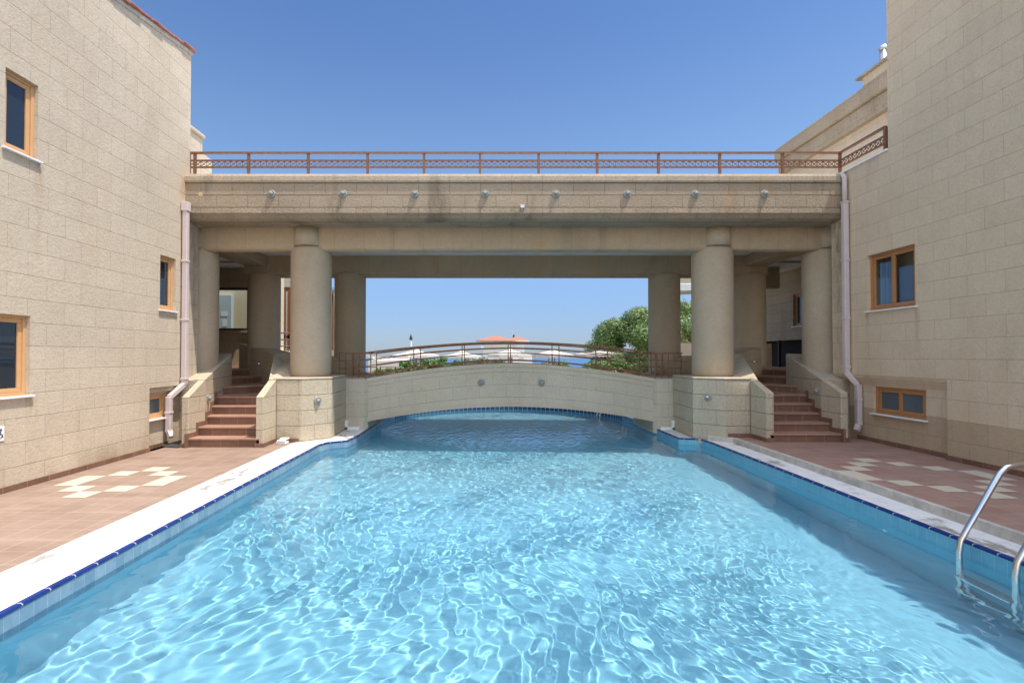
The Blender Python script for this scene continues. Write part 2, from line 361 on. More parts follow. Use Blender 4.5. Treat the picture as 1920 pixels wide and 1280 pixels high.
    def build(s, name, mats, parent=None, uvfn=None, bevel=0, orient=False):
        me = bpy.data.meshes.new(name); me.from_pydata(s.v, [], s.f)
        if not isinstance(mats, (list, tuple)): mats = [mats]
        for m in mats: me.materials.append(m)
        me.polygons.foreach_set('material_index', s.mi)
        if s.sm: me.polygons.foreach_set('use_smooth', [i in s.sm for i in range(len(s.f))])
        if orient:
            import bmesh
            bm = bmesh.new(); bm.from_mesh(me); bmesh.ops.recalc_face_normals(bm, faces=bm.faces); bm.to_mesh(me); bm.free()
        uvl = me.uv_layers.new(name='uv'); d = [0.0] * (2 * len(me.loops))
        V = me.vertices
        for p in me.polygons:
            nx, ny, nz = p.normal
            if uvfn is None:
                if abs(nz) > .9: t = None
                else:
                    l = math.hypot(nx, ny); tx, ty = -ny / l, nx / l
                    if abs(tx) >= abs(ty):
                        if tx < 0: tx, ty = -tx, -ty
                    elif ty < 0: tx, ty = -tx, -ty
                    t = (tx, ty)
            for li in p.loop_indices:
                c = V[me.loops[li].vertex_index].co
                if uvfn: u, w = uvfn(c)
                elif t is None: u, w = c.x, c.y
                else: u, w = c.x * t[0] + c.y * t[1], c.z
                d[2 * li] = u; d[2 * li + 1] = w
        uvl.data.foreach_set('uv', d)
        me.update()
        o = bpy.data.objects.new(name, me); COL.objects.link(o)
        if parent: o.parent = parent; o.matrix_parent_inverse = Matrix_inv(parent)
        if bevel:
            b = o.modifiers.new('bevel', 'BEVEL'); b.width = bevel; b.segments = 2; b.limit_method = 'ANGLE'; b.angle_limit = R(35)
        return o
from mathutils import Matrix
def Matrix_inv(p):
    """parts are modelled in world space: cancel the thing's own location"""
    return Matrix.Identity(4) if p.parent else Matrix.Translation(p.location).inverted()
def tag(o, label=None, cat=None, group=None, kind=None):
    if label: o['label'] = label
    if cat: o['category'] = cat
    if group: o['group'] = group
    if kind: o['kind'] = kind
    return o
def empty(name, loc, label=None, cat=None, group=None, kind=None):
    o = bpy.data.objects.new(name, None); COL.objects.link(o); o.location = loc; o.empty_display_size = .2
    return tag(o, label, cat, group, kind)
def arc(cx, cz, r, a0, a1, n=6): return [(cx + r * math.cos(R(a0 + (a1 - a0) * i / n)), cz + r * math.sin(R(a0 + (a1 - a0) * i / n))) for i in range(n + 1)]

# ------------------------------------------------------------------ ground, sea
g = MB()
ys = [-60, 21, 22, 60, 110, 200, 260]; zs = [-1.9, -1.9, -.7, -.9, -5, -14.6, -18]
for i in range(len(ys) - 1):
    g.add([(-400, ys[i], zs[i]), (400, ys[i], zs[i]), (400, ys[i + 1], zs[i + 1]), (-400, ys[i + 1], zs[i + 1])], [(0, 1, 2, 3)])
tag(g.build('ground', M['soil']), kind='structure')
g = MB().add([(-15000, 120, -14), (15000, 120, -14), (15000, 3400, -14), (-15000, 3400, -14)], [(0, 1, 2, 3)])
tag(g.build('sea', M['sea']), kind='structure')

# ------------------------------------------------------------------ pool
WZ, PD = -.13, -1.2
XL, XR = -3.2, 4.4
left = [(XL, .8), (XL, 9.7), (-3.12, 9.97), (-2.79, 10.19), (-2.74, 10.9), (-2.8, 14.2)]
apse = [(.55 + 3.3 * math.cos(R(a)) * 1.0, 14.3 + 3.25 * math.sin(R(a))) for a in range(170, 9, -8)]
right = [(3.85, 14.4), (3.95, 11.4), (3.96, 10.49), (4.36, 10.37), (XR, 9.9), (XR, .8)]
outline = left + apse + right
# offset outwards
def offset(pl, d):
    n = len(pl); out = []
    for i in range(n):
        p0 = Vector(pl[i - 1]); p1 = Vector(pl[i]); p2 = Vector(pl[(i + 1) % n])
        a = (p1 - p0).normalized(); b = (p2 - p1).normalized()
        na = Vector((-a.y, a.x)); nb = Vector((-b.y, b.x)); m = (na + nb)
        m = m.normalized(); k = d / max(.35, m.dot(na)); q = p1 + m * k; out.append((q.x, q.y))
    return out
N = len(outline)
acc = [0.0]
for i in range(N): acc.append(acc[-1] + (Vector(outline[(i + 1) % N]) - Vector(outline[i])).length)
basin = empty('swimming_pool', (0, 8, PD), kind='structure')
b = MB()
fz = lambda x: -1.0 - .36 * (x - XL) / (XR - XL)
b.prism(outline[::-1], -2, [fz(p[0]) for p in outline[::-1]])
b.f = b.f[-1:]; b.mi = b.mi[-1:]
for i in range(N):
    j = (i + 1) % N; p, q = outline[i], outline[j]
    b.add([(p[0], p[1], fz(p[0])), (q[0], q[1], fz(q[0])), (q[0], q[1], -.02), (p[0], p[1], -.02)], [(0, 1, 2, 3)])
pb = b.build('basin', M['pool'], basin); pb.cycles.is_caustics_receiver = True
def strip(o_in, o_out, z0a, z0b, name, mats, sel=None, mi=None):
    me_v = []; 
    mb = MB(); uvs = []
    for i in range(N):
        if sel and not sel(i): continue
        j = (i + 1) % N
        p, q, r_, s_ = o_in[i], o_in[j], o_out[j], o_out[i]
        mb.add([(p[0], p[1], z0a), (q[0], q[1], z0a), (r_[0], r_[1], z0b), (s_[0], s_[1], z0b)], [(0, 3, 2, 1)])
        uvs += [(acc[i], 0), (acc[i], .1), (acc[j if j else N], .1), (acc[j if j else N], 0)]
    o = mb.build(name, mats, basin)
    # u runs along the edge
    d = []
    k = 0
    for i in range(N):
        if sel and not sel(i): continue
        e = acc[i + 1]
        d += [acc[i], 0, acc[i], .1, e, .1, e, 0]
    o.data.uv_layers[0].data.foreach_set('uv', d)
    return o
inn = offset(outline, -.004)
isfar = lambda i: 6 <= i < N - 6
strip(inn, inn, -.26, -.02, 'waterline_tiles', M['band'], lambda i: i < 6)
strip(inn, inn, -.26, -.02, 'waterline_tiles', M['band_r'], lambda i: i >= N - 6)
strip(inn, inn, -.26, -.02, 'waterline_tiles', M['navyband'], isfar)
# rounded blue edge tiles: three facets
e0 = offset(outline, -.012); e1 = offset(outline, -.006); e2 = offset(outline, .026)
mb = MB(); d = []
lay = [(e1, -.022), (e0, -.010), (e1, .003), (offset(outline, .008), .0095), (e2, .010)]
for i in range(N):
    j = (i + 1) % N
    for (A, za), (B_, zb) in zip(lay[:-1], lay[1:]):
        mb.add([(A[i][0], A[i][1], za), (A[j][0], A[j][1], za), (B_[j][0], B_[j][1], zb), (B_[i][0], B_[i][1], zb)], [(0, 3, 2, 1)], 0, True)
        d += [acc[i], .01, acc[i], .02, acc[i + 1], .02, acc[i + 1], .01]
o = mb.build('edge_tiles', M['blue'], basin); o.data.uv_layers[0].data.foreach_set('uv', d)
# white coping
co = offset(outline, .62)
co = [(-3.82, p[1]) if i < 2 else p for i, p in enumerate(co)]
co[0] = (-3.82, .3); co[1] = (-3.78, 9.78); co[2] = (-3.7, 10.4); co[N - 1] = (4.79, .3); co[N - 2] = (4.79, 9.9); co[N - 3] = (4.8, 10.6)
mb = MB()
for i in range(N):
    j = (i + 1) % N
    a, b2, c, dd = e2[i], e2[j], co[j], co[i]
    mb.add([(a[0], a[1], .006), (b2[0], b2[1], .006), (c[0], c[1], .006), (dd[0], dd[1], .006)], [(0, 3, 2, 1)])
    mb.add([(dd[0], dd[1], .006), (c[0], c[1], .006), (c[0], c[1], -.2), (dd[0], dd[1], -.2)], [(0, 1, 2, 3)])
mb.build('coping', M['white'], basin)

# water surface: real ripples, so the sun draws its own net of light on the pool floor
rng = np.random.default_rng(5)
dx = .0125; RIPPLE = 1.7
xs = np.arange(XL - .05, XR + .06, dx); yy = np.arange(.72, 17.7, dx)
X, Y = np.meshgrid(xs, yy); Z = np.full_like(X, WZ)
Wx = X + .22 * np.sin(Y * 1.3 + .7 * X) + .09 * np.sin(2.9 * Y - 1.7 * X); Wy = Y + .22 * np.sin(X * 1.7 - .5 * Y) + .09 * np.sin(3.1 * X + 2.3 * Y)
far_ = np.clip((Y - 3.4) / 2.6, 0, 1) * np.clip((3.6 - np.abs(X - .6)) / 1.2, 0, 1)  # short choppy ripples out in the middle
for i in range(14):
    lam = rng.uniform(.058, .088); a = rng.uniform(0, 6.283); k = 2 * math.pi / lam
    Z += .30 / k ** 2 * RIPPLE * far_ * np.sin(k * math.cos(a) * Wx + k * math.sin(a) * Wy + rng.uniform(0, 6.28))
for i in range(64):
    lam, cur = [(.085, .16), (.115, .30), (.13, .46), (.17, .5), (.21, .40), (.30, .24), (.55, .10), (.15, .5)][i % 8]
    lam *= rng.uniform(.76, 1.0)
    a = rng.normal(0, .55) if i % 3 else rng.uniform(0, 6.283)
    k = 2 * math.pi / lam
    A = cur * rng.uniform(.8, 1.25) / k ** 2 * RIPPLE
    env = .65 + .35 * np.sin(X * rng.uniform(.3, .9) + Y * rng.uniform(.2, .7) + rng.uniform(0, 6.28))
    env = env * (1 - .3 * far_)
    Z += A * env * np.sin(k * math.cos(a) * Wx + k * math.sin(a) * Wy + rng.uniform(0, 6.28))
# calmer water along both walls
calm = lambda d: np.clip(d, 0, 1) ** 2 * (3 - 2 * np.clip(d, 0, 1))
Z = WZ + (Z - WZ) * (.05 + .95 * calm((XR - X) / 1.9)) * (.45 + .55 * calm((X - XL) / .9))
ny_, nx_ = X.shape
v = np.stack([X, Y, Z], -1).reshape(-1, 3); ii = np.arange(ny_ * nx_).reshape(ny_, nx_)
f = np.stack([ii[:-1, :-1], ii[:-1, 1:], ii[1:, 1:], ii[1:, :-1]], -1).reshape(-1, 4)
me = bpy.data.meshes.new('pool_water'); me.from_pydata(v.tolist(), [], f.tolist()); me.shade_smooth(); me.materials.append(M['water'])
wo = bpy.data.objects.new('pool_water', me); COL.objects.link(wo); wo['kind'] = 'structure'
wo.cycles.is_caustics_caster = True

# ------------------------------------------------------------------ terraces beside the pool
def inlay(mb, cx, cy, pts, w, h, z):
    for i, j in pts:
        x = cx + i * w; y = cy - j * h
        mb.add([(x - w / 2, y - h / 2, z), (x + w / 2, y - h / 2, z), (x + w / 2, y + h / 2, z), (x - w / 2, y + h / 2, z)], [(0, 1, 2, 3)], 1)
mb = MB(); mb.prism([(-9.8, -8), (-3.75, -8), (-3.75, 12.5), (-9.8, 12.5)], -1.9, 0)
inlay(mb, -4.957, 7.485 + .13875, [(0, 0), (-1, 1), (1, 1), (-2, 2), (2, 2), (-2, 3), (2, 3), (-1, 4), (1, 4), (0, 5)], .2865, .2775, .004)
tag(mb.build('left_terrace', [M['terra'], M['cream']]), kind='structure')
mb = MB(); mb.prism([(4.84, -8), (10.4, -8), (10.4, 12.5), (4.84, 12.5)], -1.9, .1)
inlay(mb, 5.82, 7.78, [(0, 0), (-1, 1), (1, 1), (-2, 2), (2, 2), (-3, 3), (3, 3), (-3, 4), (3, 4), (-2, 5), (2, 5), (-1, 6), (1, 6), (0, 7)], .2865, .2775, .104)
tag(mb.build('right_terrace', [M['terra_r'], M['cream']]), kind='structure')
mb = MB(); mb.prism([(4.78, -8), (4.84, -8), (4.86, 9.95), (4.50, 10.25), (4.44, 10.2), (4.79, 9.9)], -.1, .103)
tag(mb.build('kerb', M['kerb']), kind='structure')
mb = MB(); mb.box(-9.8, 10.4, -8, .28, -1.9, -.004)
tag(mb.build('near_terrace', M['terra']), kind='structure')

# ------------------------------------------------------------------ wall with openings, windows
def wall_cells(mb, x0, x1, y0, y1, z0, z1, opens, axis='x', mi=0):
    """solid wall slab with rectangular openings; opens = (y0, y1, z0, z1)"""
    us = sorted({y0, y1, *[o[0] for o in opens], *[o[1] for o in opens]}); vs = sorted({z0, z1, *[o[2] for o in opens], *[o[3] for o in opens]})
    us = [u for u in us if y0 <= u <= y1]; vs = [w for w in vs if z0 <= w <= z1]
    for a, b_ in zip(us[:-1], us[1:]):
        for c, d_ in zip(vs[:-1], vs[1:]):
            m_, n_ = (a + b_) / 2, (c + d_) / 2
            if any(o[0] < m_ < o[1] and o[2] < n_ < o[3] for o in opens): continue
            if axis == 'x': mb.box(x0, x1, a, b_, c, d_, mi)
            else: mb.box(a, b_, x0, x1, c, d_, mi)
def window(parent, P, U, Nn, w, h, frame, glass, sashes=1, fw=.055, sill=True, slide=False, mutt=False):
    """P lower left corner of the opening on the plane of the frame, U along, Nn outwards"""
    P, U, Nn = Vector(P), Vector(U), Vector(Nn)
    T = lambda a, n, z: P + U * a + Nn * n + Vector((0, 0, z))
    m = MB(); m.T = T
    def ring(a0, a1, z0, z1, t, n0, n1):
        m.box(a0, a1, n0, n1, z0, z0 + t); m.box(a0, a1, n0, n1, z1 - t, z1)
        m.box(a0, a0 + t, n0, n1, z0 + t, z1 - t); m.box(a1 - t, a1, n0, n1, z0 + t, z1 - t)
    ring(0, w, 0, h, fw * .7, -.05, .03)
    i0 = fw * .7; n_ = sashes; sw = (w - 2 * i0) / n_
    p = MB(); p.T = T
    for k in range(n_):
        off = (.016 if (slide and k % 2) else 0)
        a0 = i0 + k * sw + .002 - (.02 if slide and k else 0); a1 = i0 + (k + 1) * sw - .002
        ring(a0, a1, i0 + .002, h - i0 - .002, fw, -.035 + off, .012 + off)
        p.box(a0 + fw, a1 - fw, -.02 + off, -.008 + off, i0 + fw, h - i0 - fw)
    fr = m.build('window', frame, parent, bevel=.004, orient=True)
    p.build('pane', glass, fr, orient=True)
    if sill:
        s_ = MB(); s_.T = T; s_.box(-.04, w + .04, -.03, .13, -.028, -.002)
        s_.build('sill', M['marble'], fr, bevel=.004, orient=True)
    return fr

# ------------------------------------------------------------------ left building
LX = -5.98; LE = 10.15
lb = empty('stone_building', (-7.6, 6, 0), 'tall sunlit block-faced building on the left with narrow tan windows and clay roof edge', 'building')
opL = [(5.78, 6.70, 4.29, 5.29), (5.55, 6.63, 1.19, 2.22), (9.25, 9.71, 2.547, 3.555), (8.99, LE, .0, 1.13)]
opL[0] = (6.24, 6.70, 4.29, 5.29)
mb = MB()
wall_cells(mb, LX - .3, LX, -6, LE, -.1, 5.9, opL)
mb.extyz([(-6, 5.9), (LE, 5.9), (LE, 7.83), (8.2, 7.49), (-6, 5.95 + .9)], LX - .3, LX)
mb.build('wall', M['wall_l'], lb, orient=True)
mb = MB(); mb.box(-9.6, LX - .32, -6, LE - .02, -.1, 5.95); mb.extyz([(-6, 5.95), (LE - .02, 5.95), (LE - .02, 7.75), (-6, 6.7)], -9.6, LX - .32)
mb.box(LX - .3, LX - .02, LE, 10.5, -.1, 4.40)
mb.build('wall', M['wall_l'], lb, orient=True)
mb = MB(); wall_cells(mb, LX - .31, LX - .12, 8.9, LE + .005, -.1, 1.2, [(8.96, 9.63, .55, 1.0)])
mb.extyz([(8.99, 1.13), (LE, 1.13), (LE, 1.04), (8.99, 1.04)], LX - .12, LX - .05)
mb.build('wall', M['wall_l'], lb, orient=True)
NX = (1, 0, 0)
window(lb, (LX - .085, 6.24, 4.29), (0, 1, 0), NX, .46, 1.0, M['wood_l'], M['glass'])
window(lb, (LX - .085, 5.55, 1.19), (0, 1, 0), NX, 1.08, 1.03, M['wood_l'], M['glass'], 2)
window(lb, (LX - .085, 9.25, 2.547), (0, 1, 0), NX, .46, 1.008, M['wood_l'], M['glass'])
window(lb, (LX - .17, 8.96, .55), (0, 1, 0), NX, .67, .45, M['wood_l'], M['glass_b'], 1)
# roof verge: clay tiles bedded along the sloping wall top
mb = MB()
def verge_z(y): return 7.49 + (y - 8.2) * .175
random.seed(4)
y = 5.0; k = 0
while y < LE - .02:
    y2 = min(y + .30, LE + .06)
    dz = random.uniform(-.012, .012)
    z0, z1 = verge_z(y) + dz + .028, verge_z(y2) + dz + .005
    mb.extyz([(y, z0), (y2 + .03, z1 + .01), (y2 + .03, z1 + .05), (y, z0 + .04)], LX - .3, LX + .07 + random.uniform(-.015, .015)); y = y2
mb.build('roof', M['rooftile'], lb, bevel=.012, orient=True)
mb = MB(); mb.extyz([(5, verge_z(5) - .05), (LE + .02, verge_z(LE) - .05), (LE + .02, verge_z(LE) + .02), (5, verge_z(5) + .02)], LX - .25, LX + .022)
mb.build('mortar_bed', M['kerb'], lb, orient=True)
mb = MB(); mb.box(LX, LX + .016, 1, 8.99, .005, .075); mb.box(LX - .12, LX - .104, 9.0, 9.7, .005, .075); mb.box(LX - .12, LX + .016, 8.99, 9.006, .005, .075)
mb.build('skirting', M['riser'], lb)
sg = MB(); sg.box(LX + .001, LX + .012, 6.1, 6.285, .65, .835)
sn = tag(sg.build('wall_sign', M['plastic'], bevel=.004), 'small white sign with a dark blue symbol low on the left wall', 'sign')
sg = MB(); x_ = LX + .0125
sg.lathe((x_, 6.235, .79), [(.014, 0), (.014, .002)], 16, axis='x')
sg.bar((x_, 6.235, .775), (x_, 6.22, .735), .004, .014); sg.bar((x_, 6.22, .737), (x_, 6.25, .733), .004, .012); sg.bar((x_, 6.25, .733), (x_, 6.262, .695), .004, .012)
for k in range(10):
    a, b_ = R(-200 + 22 * k), R(-200 + 22 * (k + 1))
    sg.bar((x_, 6.218 + .034 * math.cos(a), .72 + .034 * math.sin(a)), (x_, 6.218 + .034 * math.cos(b_), .72 + .034 * math.sin(b_)), .004, .009)
sg.build('symbol', M['navy'], sn)

# pier and parapet behind the left building, on the upper terrace
mb = MB(); mb.box(-6.9, -6.2, LE + .03, 10.98, 4.4, 6.42); mb.box(-6.92, -6.15, LE + .03, 11.0, 6.42, 6.5)
mb.box(-6.9, -6.22, 10.98, 11.4, 4.4, 6.13)
o = mb.build('terrace_pier', M['wall_l'], bevel=.015)
tag(o, 'square stone pier with a flat cap behind the corner of the left building', 'pier')

# ------------------------------------------------------------------ right building
RX = 7.1; RE = 10.4; RC = 8.91
rb = empty('stone_building', (9, 5, 0), 'tall shaded block-faced building on the right with sliding brown windows', 'building')
opR = [(8.38, 9.43, 2.53, 3.56), (7.83, RE, -.2, 1.325)]
mb = MB()
wall_cells(mb, RX, RX + .3, -6, RC, .0, 8.2, [(8.38, RC, 2.53, 3.56), (7.83, RC, -.2, 1.325)])
wall_cells(mb, RX, RX + .3, RC, RE, .0, 5.33, [(RC, 9.43, 2.53, 3.56), (RC, RE, -.2, 1.325)])
mb.box(RX + .3, 10.4, RC - .3, RC, 5.2, 8.2)
mb.build('wall', M['wall_r'], rb, orient=True)
mb = MB(); mb.box(RX + .33, 10.4, -6, RC - .3, 0, 8.15); mb.box(RX + .33, 10.4, RC - .3, 10.1, 0, 5.25)
mb.build('wall', M['wall_r'], rb, orient=True)
mb = MB(); wall_cells(mb, RX + .1, RX + .31, 7.7, RE - .01, 0, 1.4, [(8.32, 9.43, .645, 1.137)])
for z1_, z0_, xx_ in ((1.325, 1.285, RX + .015), (1.285, 1.235, RX + .045), (1.235, 1.195, RX + .07), (1.195, 1.165, RX + .088)): mb.box(xx_, RX + .1, 7.83, RE - .02, z0_, z1_)
mb.build('wall', M['wall_r'], rb, orient=True)
mb = MB(); mb.box(RX - .03, RX + .36, RC + .002, RE - .2, 5.33, 5.37); mb.build('parapet_cap', M['plaster'], rb, bevel=.008)
mb = MB(); mb.box(RX - .016, RX, 1, 7.83, .105, .175); mb.box(RX + .084, RX + .1, 7.83, 9.85, .105, .175); mb.box(RX - .016, RX + .1, 7.83, 7.846, .105, .175)
mb.build('skirting', M['riser'], rb)
window(rb, (RX + .085, 9.43, 2.53), (0, -1, 0), (-1, 0, 0), 1.05, 1.03, M['wood_r'], M['clear'], 2, slide=True)
m = MB()
def curtain_and_reflection(y0, y1, x, z0, z1):
    n = 26; v = []
    for i in range(n + 1):
        y = y0 + (y1 - y0) * i / n; xx = x + .022 * math.sin(i * 1.9) + .008 * math.sin(i * .7)
        v += [(xx, y, z0), (xx, y, z1)]
    m.add(v, [(2 * i, 2 * i + 2, 2 * i + 3, 2 * i + 1) for i in range(n)], 0, True)
curtain_and_reflection(8.96, 9.30, RX + .16, 2.55, 3.40); m.box(RX + .15, RX + .165, 8.30, 8.90, 2.54, 3.25)  # flat blue panel paints the reflection in the right-hand sash
m.build('curtain_and_reflection', M['curtain_and_reflection'], rb)
window(rb, (RX + .16, 9.43, .645), (0, -1, 0), (-1, 0, 0), 1.11, .492, M['wood_r'], M['glass_b'], 2, slide=True)

# set-back upper storey on the right with its cornices
ub = empty('upper_storey', (9.6, 12, 5.4), 'set-back stone upper storey with two deep cornices behind the right roof terrace', 'building')
ux = 9.0; ue = 15.8
mb = MB(); mb.box(ux + .25, 13, RC, ue - .25, 4.6, 7.9); mb.build('wall', M['wall_r'], ub)
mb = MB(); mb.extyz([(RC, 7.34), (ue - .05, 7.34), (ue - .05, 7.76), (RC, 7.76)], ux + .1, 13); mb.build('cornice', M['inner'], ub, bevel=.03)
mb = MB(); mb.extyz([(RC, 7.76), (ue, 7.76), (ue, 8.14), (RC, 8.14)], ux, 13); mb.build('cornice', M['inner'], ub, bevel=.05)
mb = MB(); mb.box(ux + .02, 13, 9.4, 12.07, 8.14, 8.36)
mb.build('chimney_block', M['wall_r'], ub, bevel=.01)
mb = MB(); mb.box(ux - .06, 13, 9.3, 12.2, 8.36, 8.405)
mb.build('lid', M['cap'], ub)
mb = MB(); mb.lathe((10.35, 13.1, 8.1), [(.085, 0), (.085, 1.6)], 20); mb.lathe((10.35, 13.1, 9.66), [(.11, 0), (.11, .06), (.06, .14)], 20)
tag(mb.build('flue_pipe', M['metalgrey']), 'round steel flue pipe with a cap on the right-hand roof', 'flue')

# ------------------------------------------------------------------ upper bridge
ubr = empty('covered_bridge', (.52, 12.2, 0), 'wide stone terrace bridge on eight round columns spanning the pool', 'bridge')
prof = [(10.10, 5.31), (10.02, 5.313), (9.985, 5.295), (9.968, 5.25), (9.968, 5.165), (9.982, 5.135), (10.004, 5.13)]
body = [(10.004, 5.13), (10.0, 5.12), (10.0, 4.648), (10.012, 4.637), (9.99, 4.626), (9.988, 4.53), (10.0, 4.51), (10.028, 4.505), (10.032, 4.48), (10.06, 4.47), (10.065, 4.45), (10.10, 4.435), (10.17, 4.412), (10.32, 4.405), (10.74, 4.405), (10.74, 5.13)]
mb = MB(); mb.extx(body, LX + .005, RX - .005); mb.build('parapet', M['facade'], ubr, orient=True)
mb = MB(); mb.extx(prof + [(10.4, 5.13), (10.4, 5.31)], LX + .005, RX - .005); mb.build('coping', M['cap'], ubr, orient=True)
bprof = [(10.68, 4.405), (10.68, 4.06), (10.69, 4.0), (10.72, 3.955), (10.78, 3.93), (10.90, 3.93), (10.96, 3.955), (10.98, 4.0), (10.98, 4.42)]
mb = MB(); mb.extx(bprof, -6.32, 7.36); mb.build('beam', M['beam'], ubr, orient=True)
bp2 = [(13.75, 4.43), (13.75, 3.95), (13.8, 3.91), (14.42, 3.91), (14.5, 3.95), (14.5, 4.43)]
mb = MB(); mb.extx(bp2, -6.6, 7.64); mb.build('beam', M['beam'], ubr, orient=True)
for s in (0, 1):
    c = -6.3 if not s else 7.34
    mb = MB(); mb.box(c - .33, c + .33, 10.95, 13.9, 4.14, 4.42); mb.build('beam', M['beam'], ubr, bevel=.04)
mb = MB(); mb.box(-9.6, 10.3, 10.74, 14.48, 4.42, 5.2); mb.box(RX + .005, 10.4, 10.42, 10.74, 4.42, 5.22); mb.box(RX + .34, 10.4, 10.1, 10.42, 4.42, 5.22); mb.box(-9.6, LX - .005, 10.5, 10.74, 4.42, 5.2); mb.box(-9.6, -6.9, 14.8, 15.9, 4.42, 5.2); mb.box(7.9, 10.3, 14.8, 17.6, 4.42, 5.2); mb.build('ceiling', M['plaster'], ubr)  # small unseen boxes beside the side walls added to block a sun leak
mb = MB(); mb.box(-9.6, 10.3, 14.48, 14.8, 4.415, 5.31); mb.build('parapet', M['facade'], ubr)
def column(x, y, z0, z1, r=.425, top=None, skew=None):
    p = [(r - .07, z0), (r - .03, z0 + .012), (r - .008, z0 + .05), (r, z0 + .11)]
    p += [(r, z0 + (z1 - .08 - z0) * k / 6) for k in range(1, 6)]
    p += [(r, z1 - .09), (r - .012, z1 - .04), (r - .05, z1 - .008), (r - .10, z1)]
    m = MB(); m.lathe((x, y, 0), p, 56)
    if top: m.lathe((x, y - .22, 0), [(top, z1 - .02), (top, 4.408)], 48)
    return m.build('column', M['column'], ubr)
for X0 in (-3.82, 4.90): column(X0, 11.0, 1.235, 4.04, top=.285)
for X0 in (-6.31, 7.35): column(X0, 11.02, 1.2, 4.0, top=.3)
for X0 in (-3.81, 4.94): column(X0, 14.1, 1.1, 3.98)
for X0 in (-6.2, 7.3): column(X0, 14.1, 1.35, 3.98)

# ------------------------------------------------------------------ stairs and pedestals, one each side
def staircase(side):
    z0 = 0 if side < 0 else .1
    mx = (lambda p: p) if side < 0 else (lambda p: (1.04 - p[0], p[1]))
    lab = ('terracotta tiled staircase left of the pool with its lowest steps in sun' if side < 0 else
           'terracotta tiled staircase in full shade on the right side of the pool')
    st = empty('staircase', (mx((-5, 10))[0], 10, z0), lab, 'staircase', 'outdoor staircases beside the pool')
    rz = (1.344 - z0) / 8
    nose = [((-5.55, 9.44), (-4.25, 9.44)), ((-5.55, 9.76), (-4.25, 9.76)), ((-5.56, 10.08), (-4.27, 10.08)), ((-5.64, 10.40), (-4.40, 10.40)), ((-5.72, 10.72), (-4.53, 10.72)),
            ((-5.86, 11.25), (-5.15, 12.3)), ((-6.12, 12.1), (-5.87, 13.2)), ((-6.9, 13.0), (-6.48, 13.8)), ((-7.6, 13.6), (-7.0, 14.6))]
    for k in range(8):
        a, b_ = nose[k]; c, d_ = nose[k + 1]
        z = z0 + rz * (k + 1)
        poly = [a, b_, d_, c]
        if k >= 5: poly = [(a[0] - .0, a[1]), b_, d_, c]
        poly = [(a[0] - .02, a[1]), (b_[0] + .02, b_[1]), (d_[0] + .03, d_[1] + .03), (c[0] - .03, c[1] + .03)]
        if k == 4: poly = [(-5.74, 10.72), (-4.5, 10.72), (-4.9, 11.6), (-5.1, 12.32), (-5.5, 12.0), (-5.9, 11.3)]
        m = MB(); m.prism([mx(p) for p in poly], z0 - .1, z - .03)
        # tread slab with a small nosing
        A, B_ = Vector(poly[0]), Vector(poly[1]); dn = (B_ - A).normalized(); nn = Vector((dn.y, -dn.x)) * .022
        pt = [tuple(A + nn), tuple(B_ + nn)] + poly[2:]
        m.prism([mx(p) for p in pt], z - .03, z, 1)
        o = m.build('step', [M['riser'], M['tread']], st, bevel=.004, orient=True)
    # upper landing
    m = MB(); m.prism([mx(p) for p in [(-9.6, 12.6), (-6.9, 12.9), (-7.0, 14.6), (-6.9, 17.3), (-9.6, 17.3)]], 0, 1.338)
    m.build('landing', M['tread'], st, orient=True)
    def para(line, zt, th, name, mat, sgn=1, cap=True, zb=None):
        """parapet along a polyline; zt = height at each node; th = thickness to the left of travel"""
        n = len(line); P = [Vector(p) for p in line]; q = []
        for i in range(n):
            a = (P[i] - P[i - 1]).normalized() if i else (P[1] - P[0]).normalized()
            b_ = (P[i + 1] - P[i]).normalized() if i < n - 1 else a
            na = Vector((-a.y, a.x)); nb = Vector((-b_.y, b_.x)); mm = (na + nb).normalized()
            t_ = th[i] if hasattr(th, '__len__') else th
            q.append(P[i] + mm * (t_ / max(.5, mm.dot(na)) * sgn))
        m = MB()
        v = []
        for i in range(n):
            for w, z in ((P[i], z0 - .1), (P[i], zt[i]), (q[i], zt[i]), (q[i], z0 - .1)):
                x, y_ = mx((w.x, w.y)); v.append((x, y_, z))
        f = []
        for i in range(n - 1):
            for k in range(4):
                l = (k + 1) % 4; f.append((4 * i + k, 4 * i + l, 4 * i + 4 + l, 4 * i + 4 + k))
        f += [(0, 1, 2, 3), tuple(4 * (n - 1) + k for k in (3, 2, 1, 0))]
        m.add(v, f)
        return m.build(name, mat, st, bevel=.012, orient=True)
    # outer parapet: newel, slope, level shelf that carries the end column
    zn = .93 + z0 * .8
    para([(-5.55, 9.44), (-5.55, 10.0)], [zn, 1.24], .13, 'parapet', M['ped'])
    m = MB()
    poly = [(-5.55, 10.0), (-6.04, 12.0), (-6.2, 12.2), (-7.0, 12.2), (-7.0, 10.3), (-6.0, 10.02)]
    m.prism([mx(p) for p in poly], z0 - .1, [1.24, 1.74, 1.76, 1.72, 1.22, 1.21])
    m.build('parapet', M['ped'], st, bevel=.012, orient=True)
    # inner parapet, from the newel to the upper flight
    para([(-4.30, 9.44), (-4.30, 10.02)], [zn, 1.24], -.14, 'parapet', M['ped'])
    m = MB()
    m.prism([mx(p) for p in [(-4.30, 10.0), (-5.2, 12.4), (-5.4, 13.9), (-4.6, 13.9), (-4.45, 12.2), (-4.1, 11.0)]], z0 - .1, [1.245, 1.75, 1.76, 1.70, 1.62, 1.28])
    m.build('parapet', M['ped'], st, bevel=.012, orient=True)
    para([(-5.2, 12.4), (-5.87, 13.2), (-6.48, 13.8), (-6.95, 14.2)], [1.755, 1.86, 1.95, 2.04], -.5, 'parapet', M['inner'])
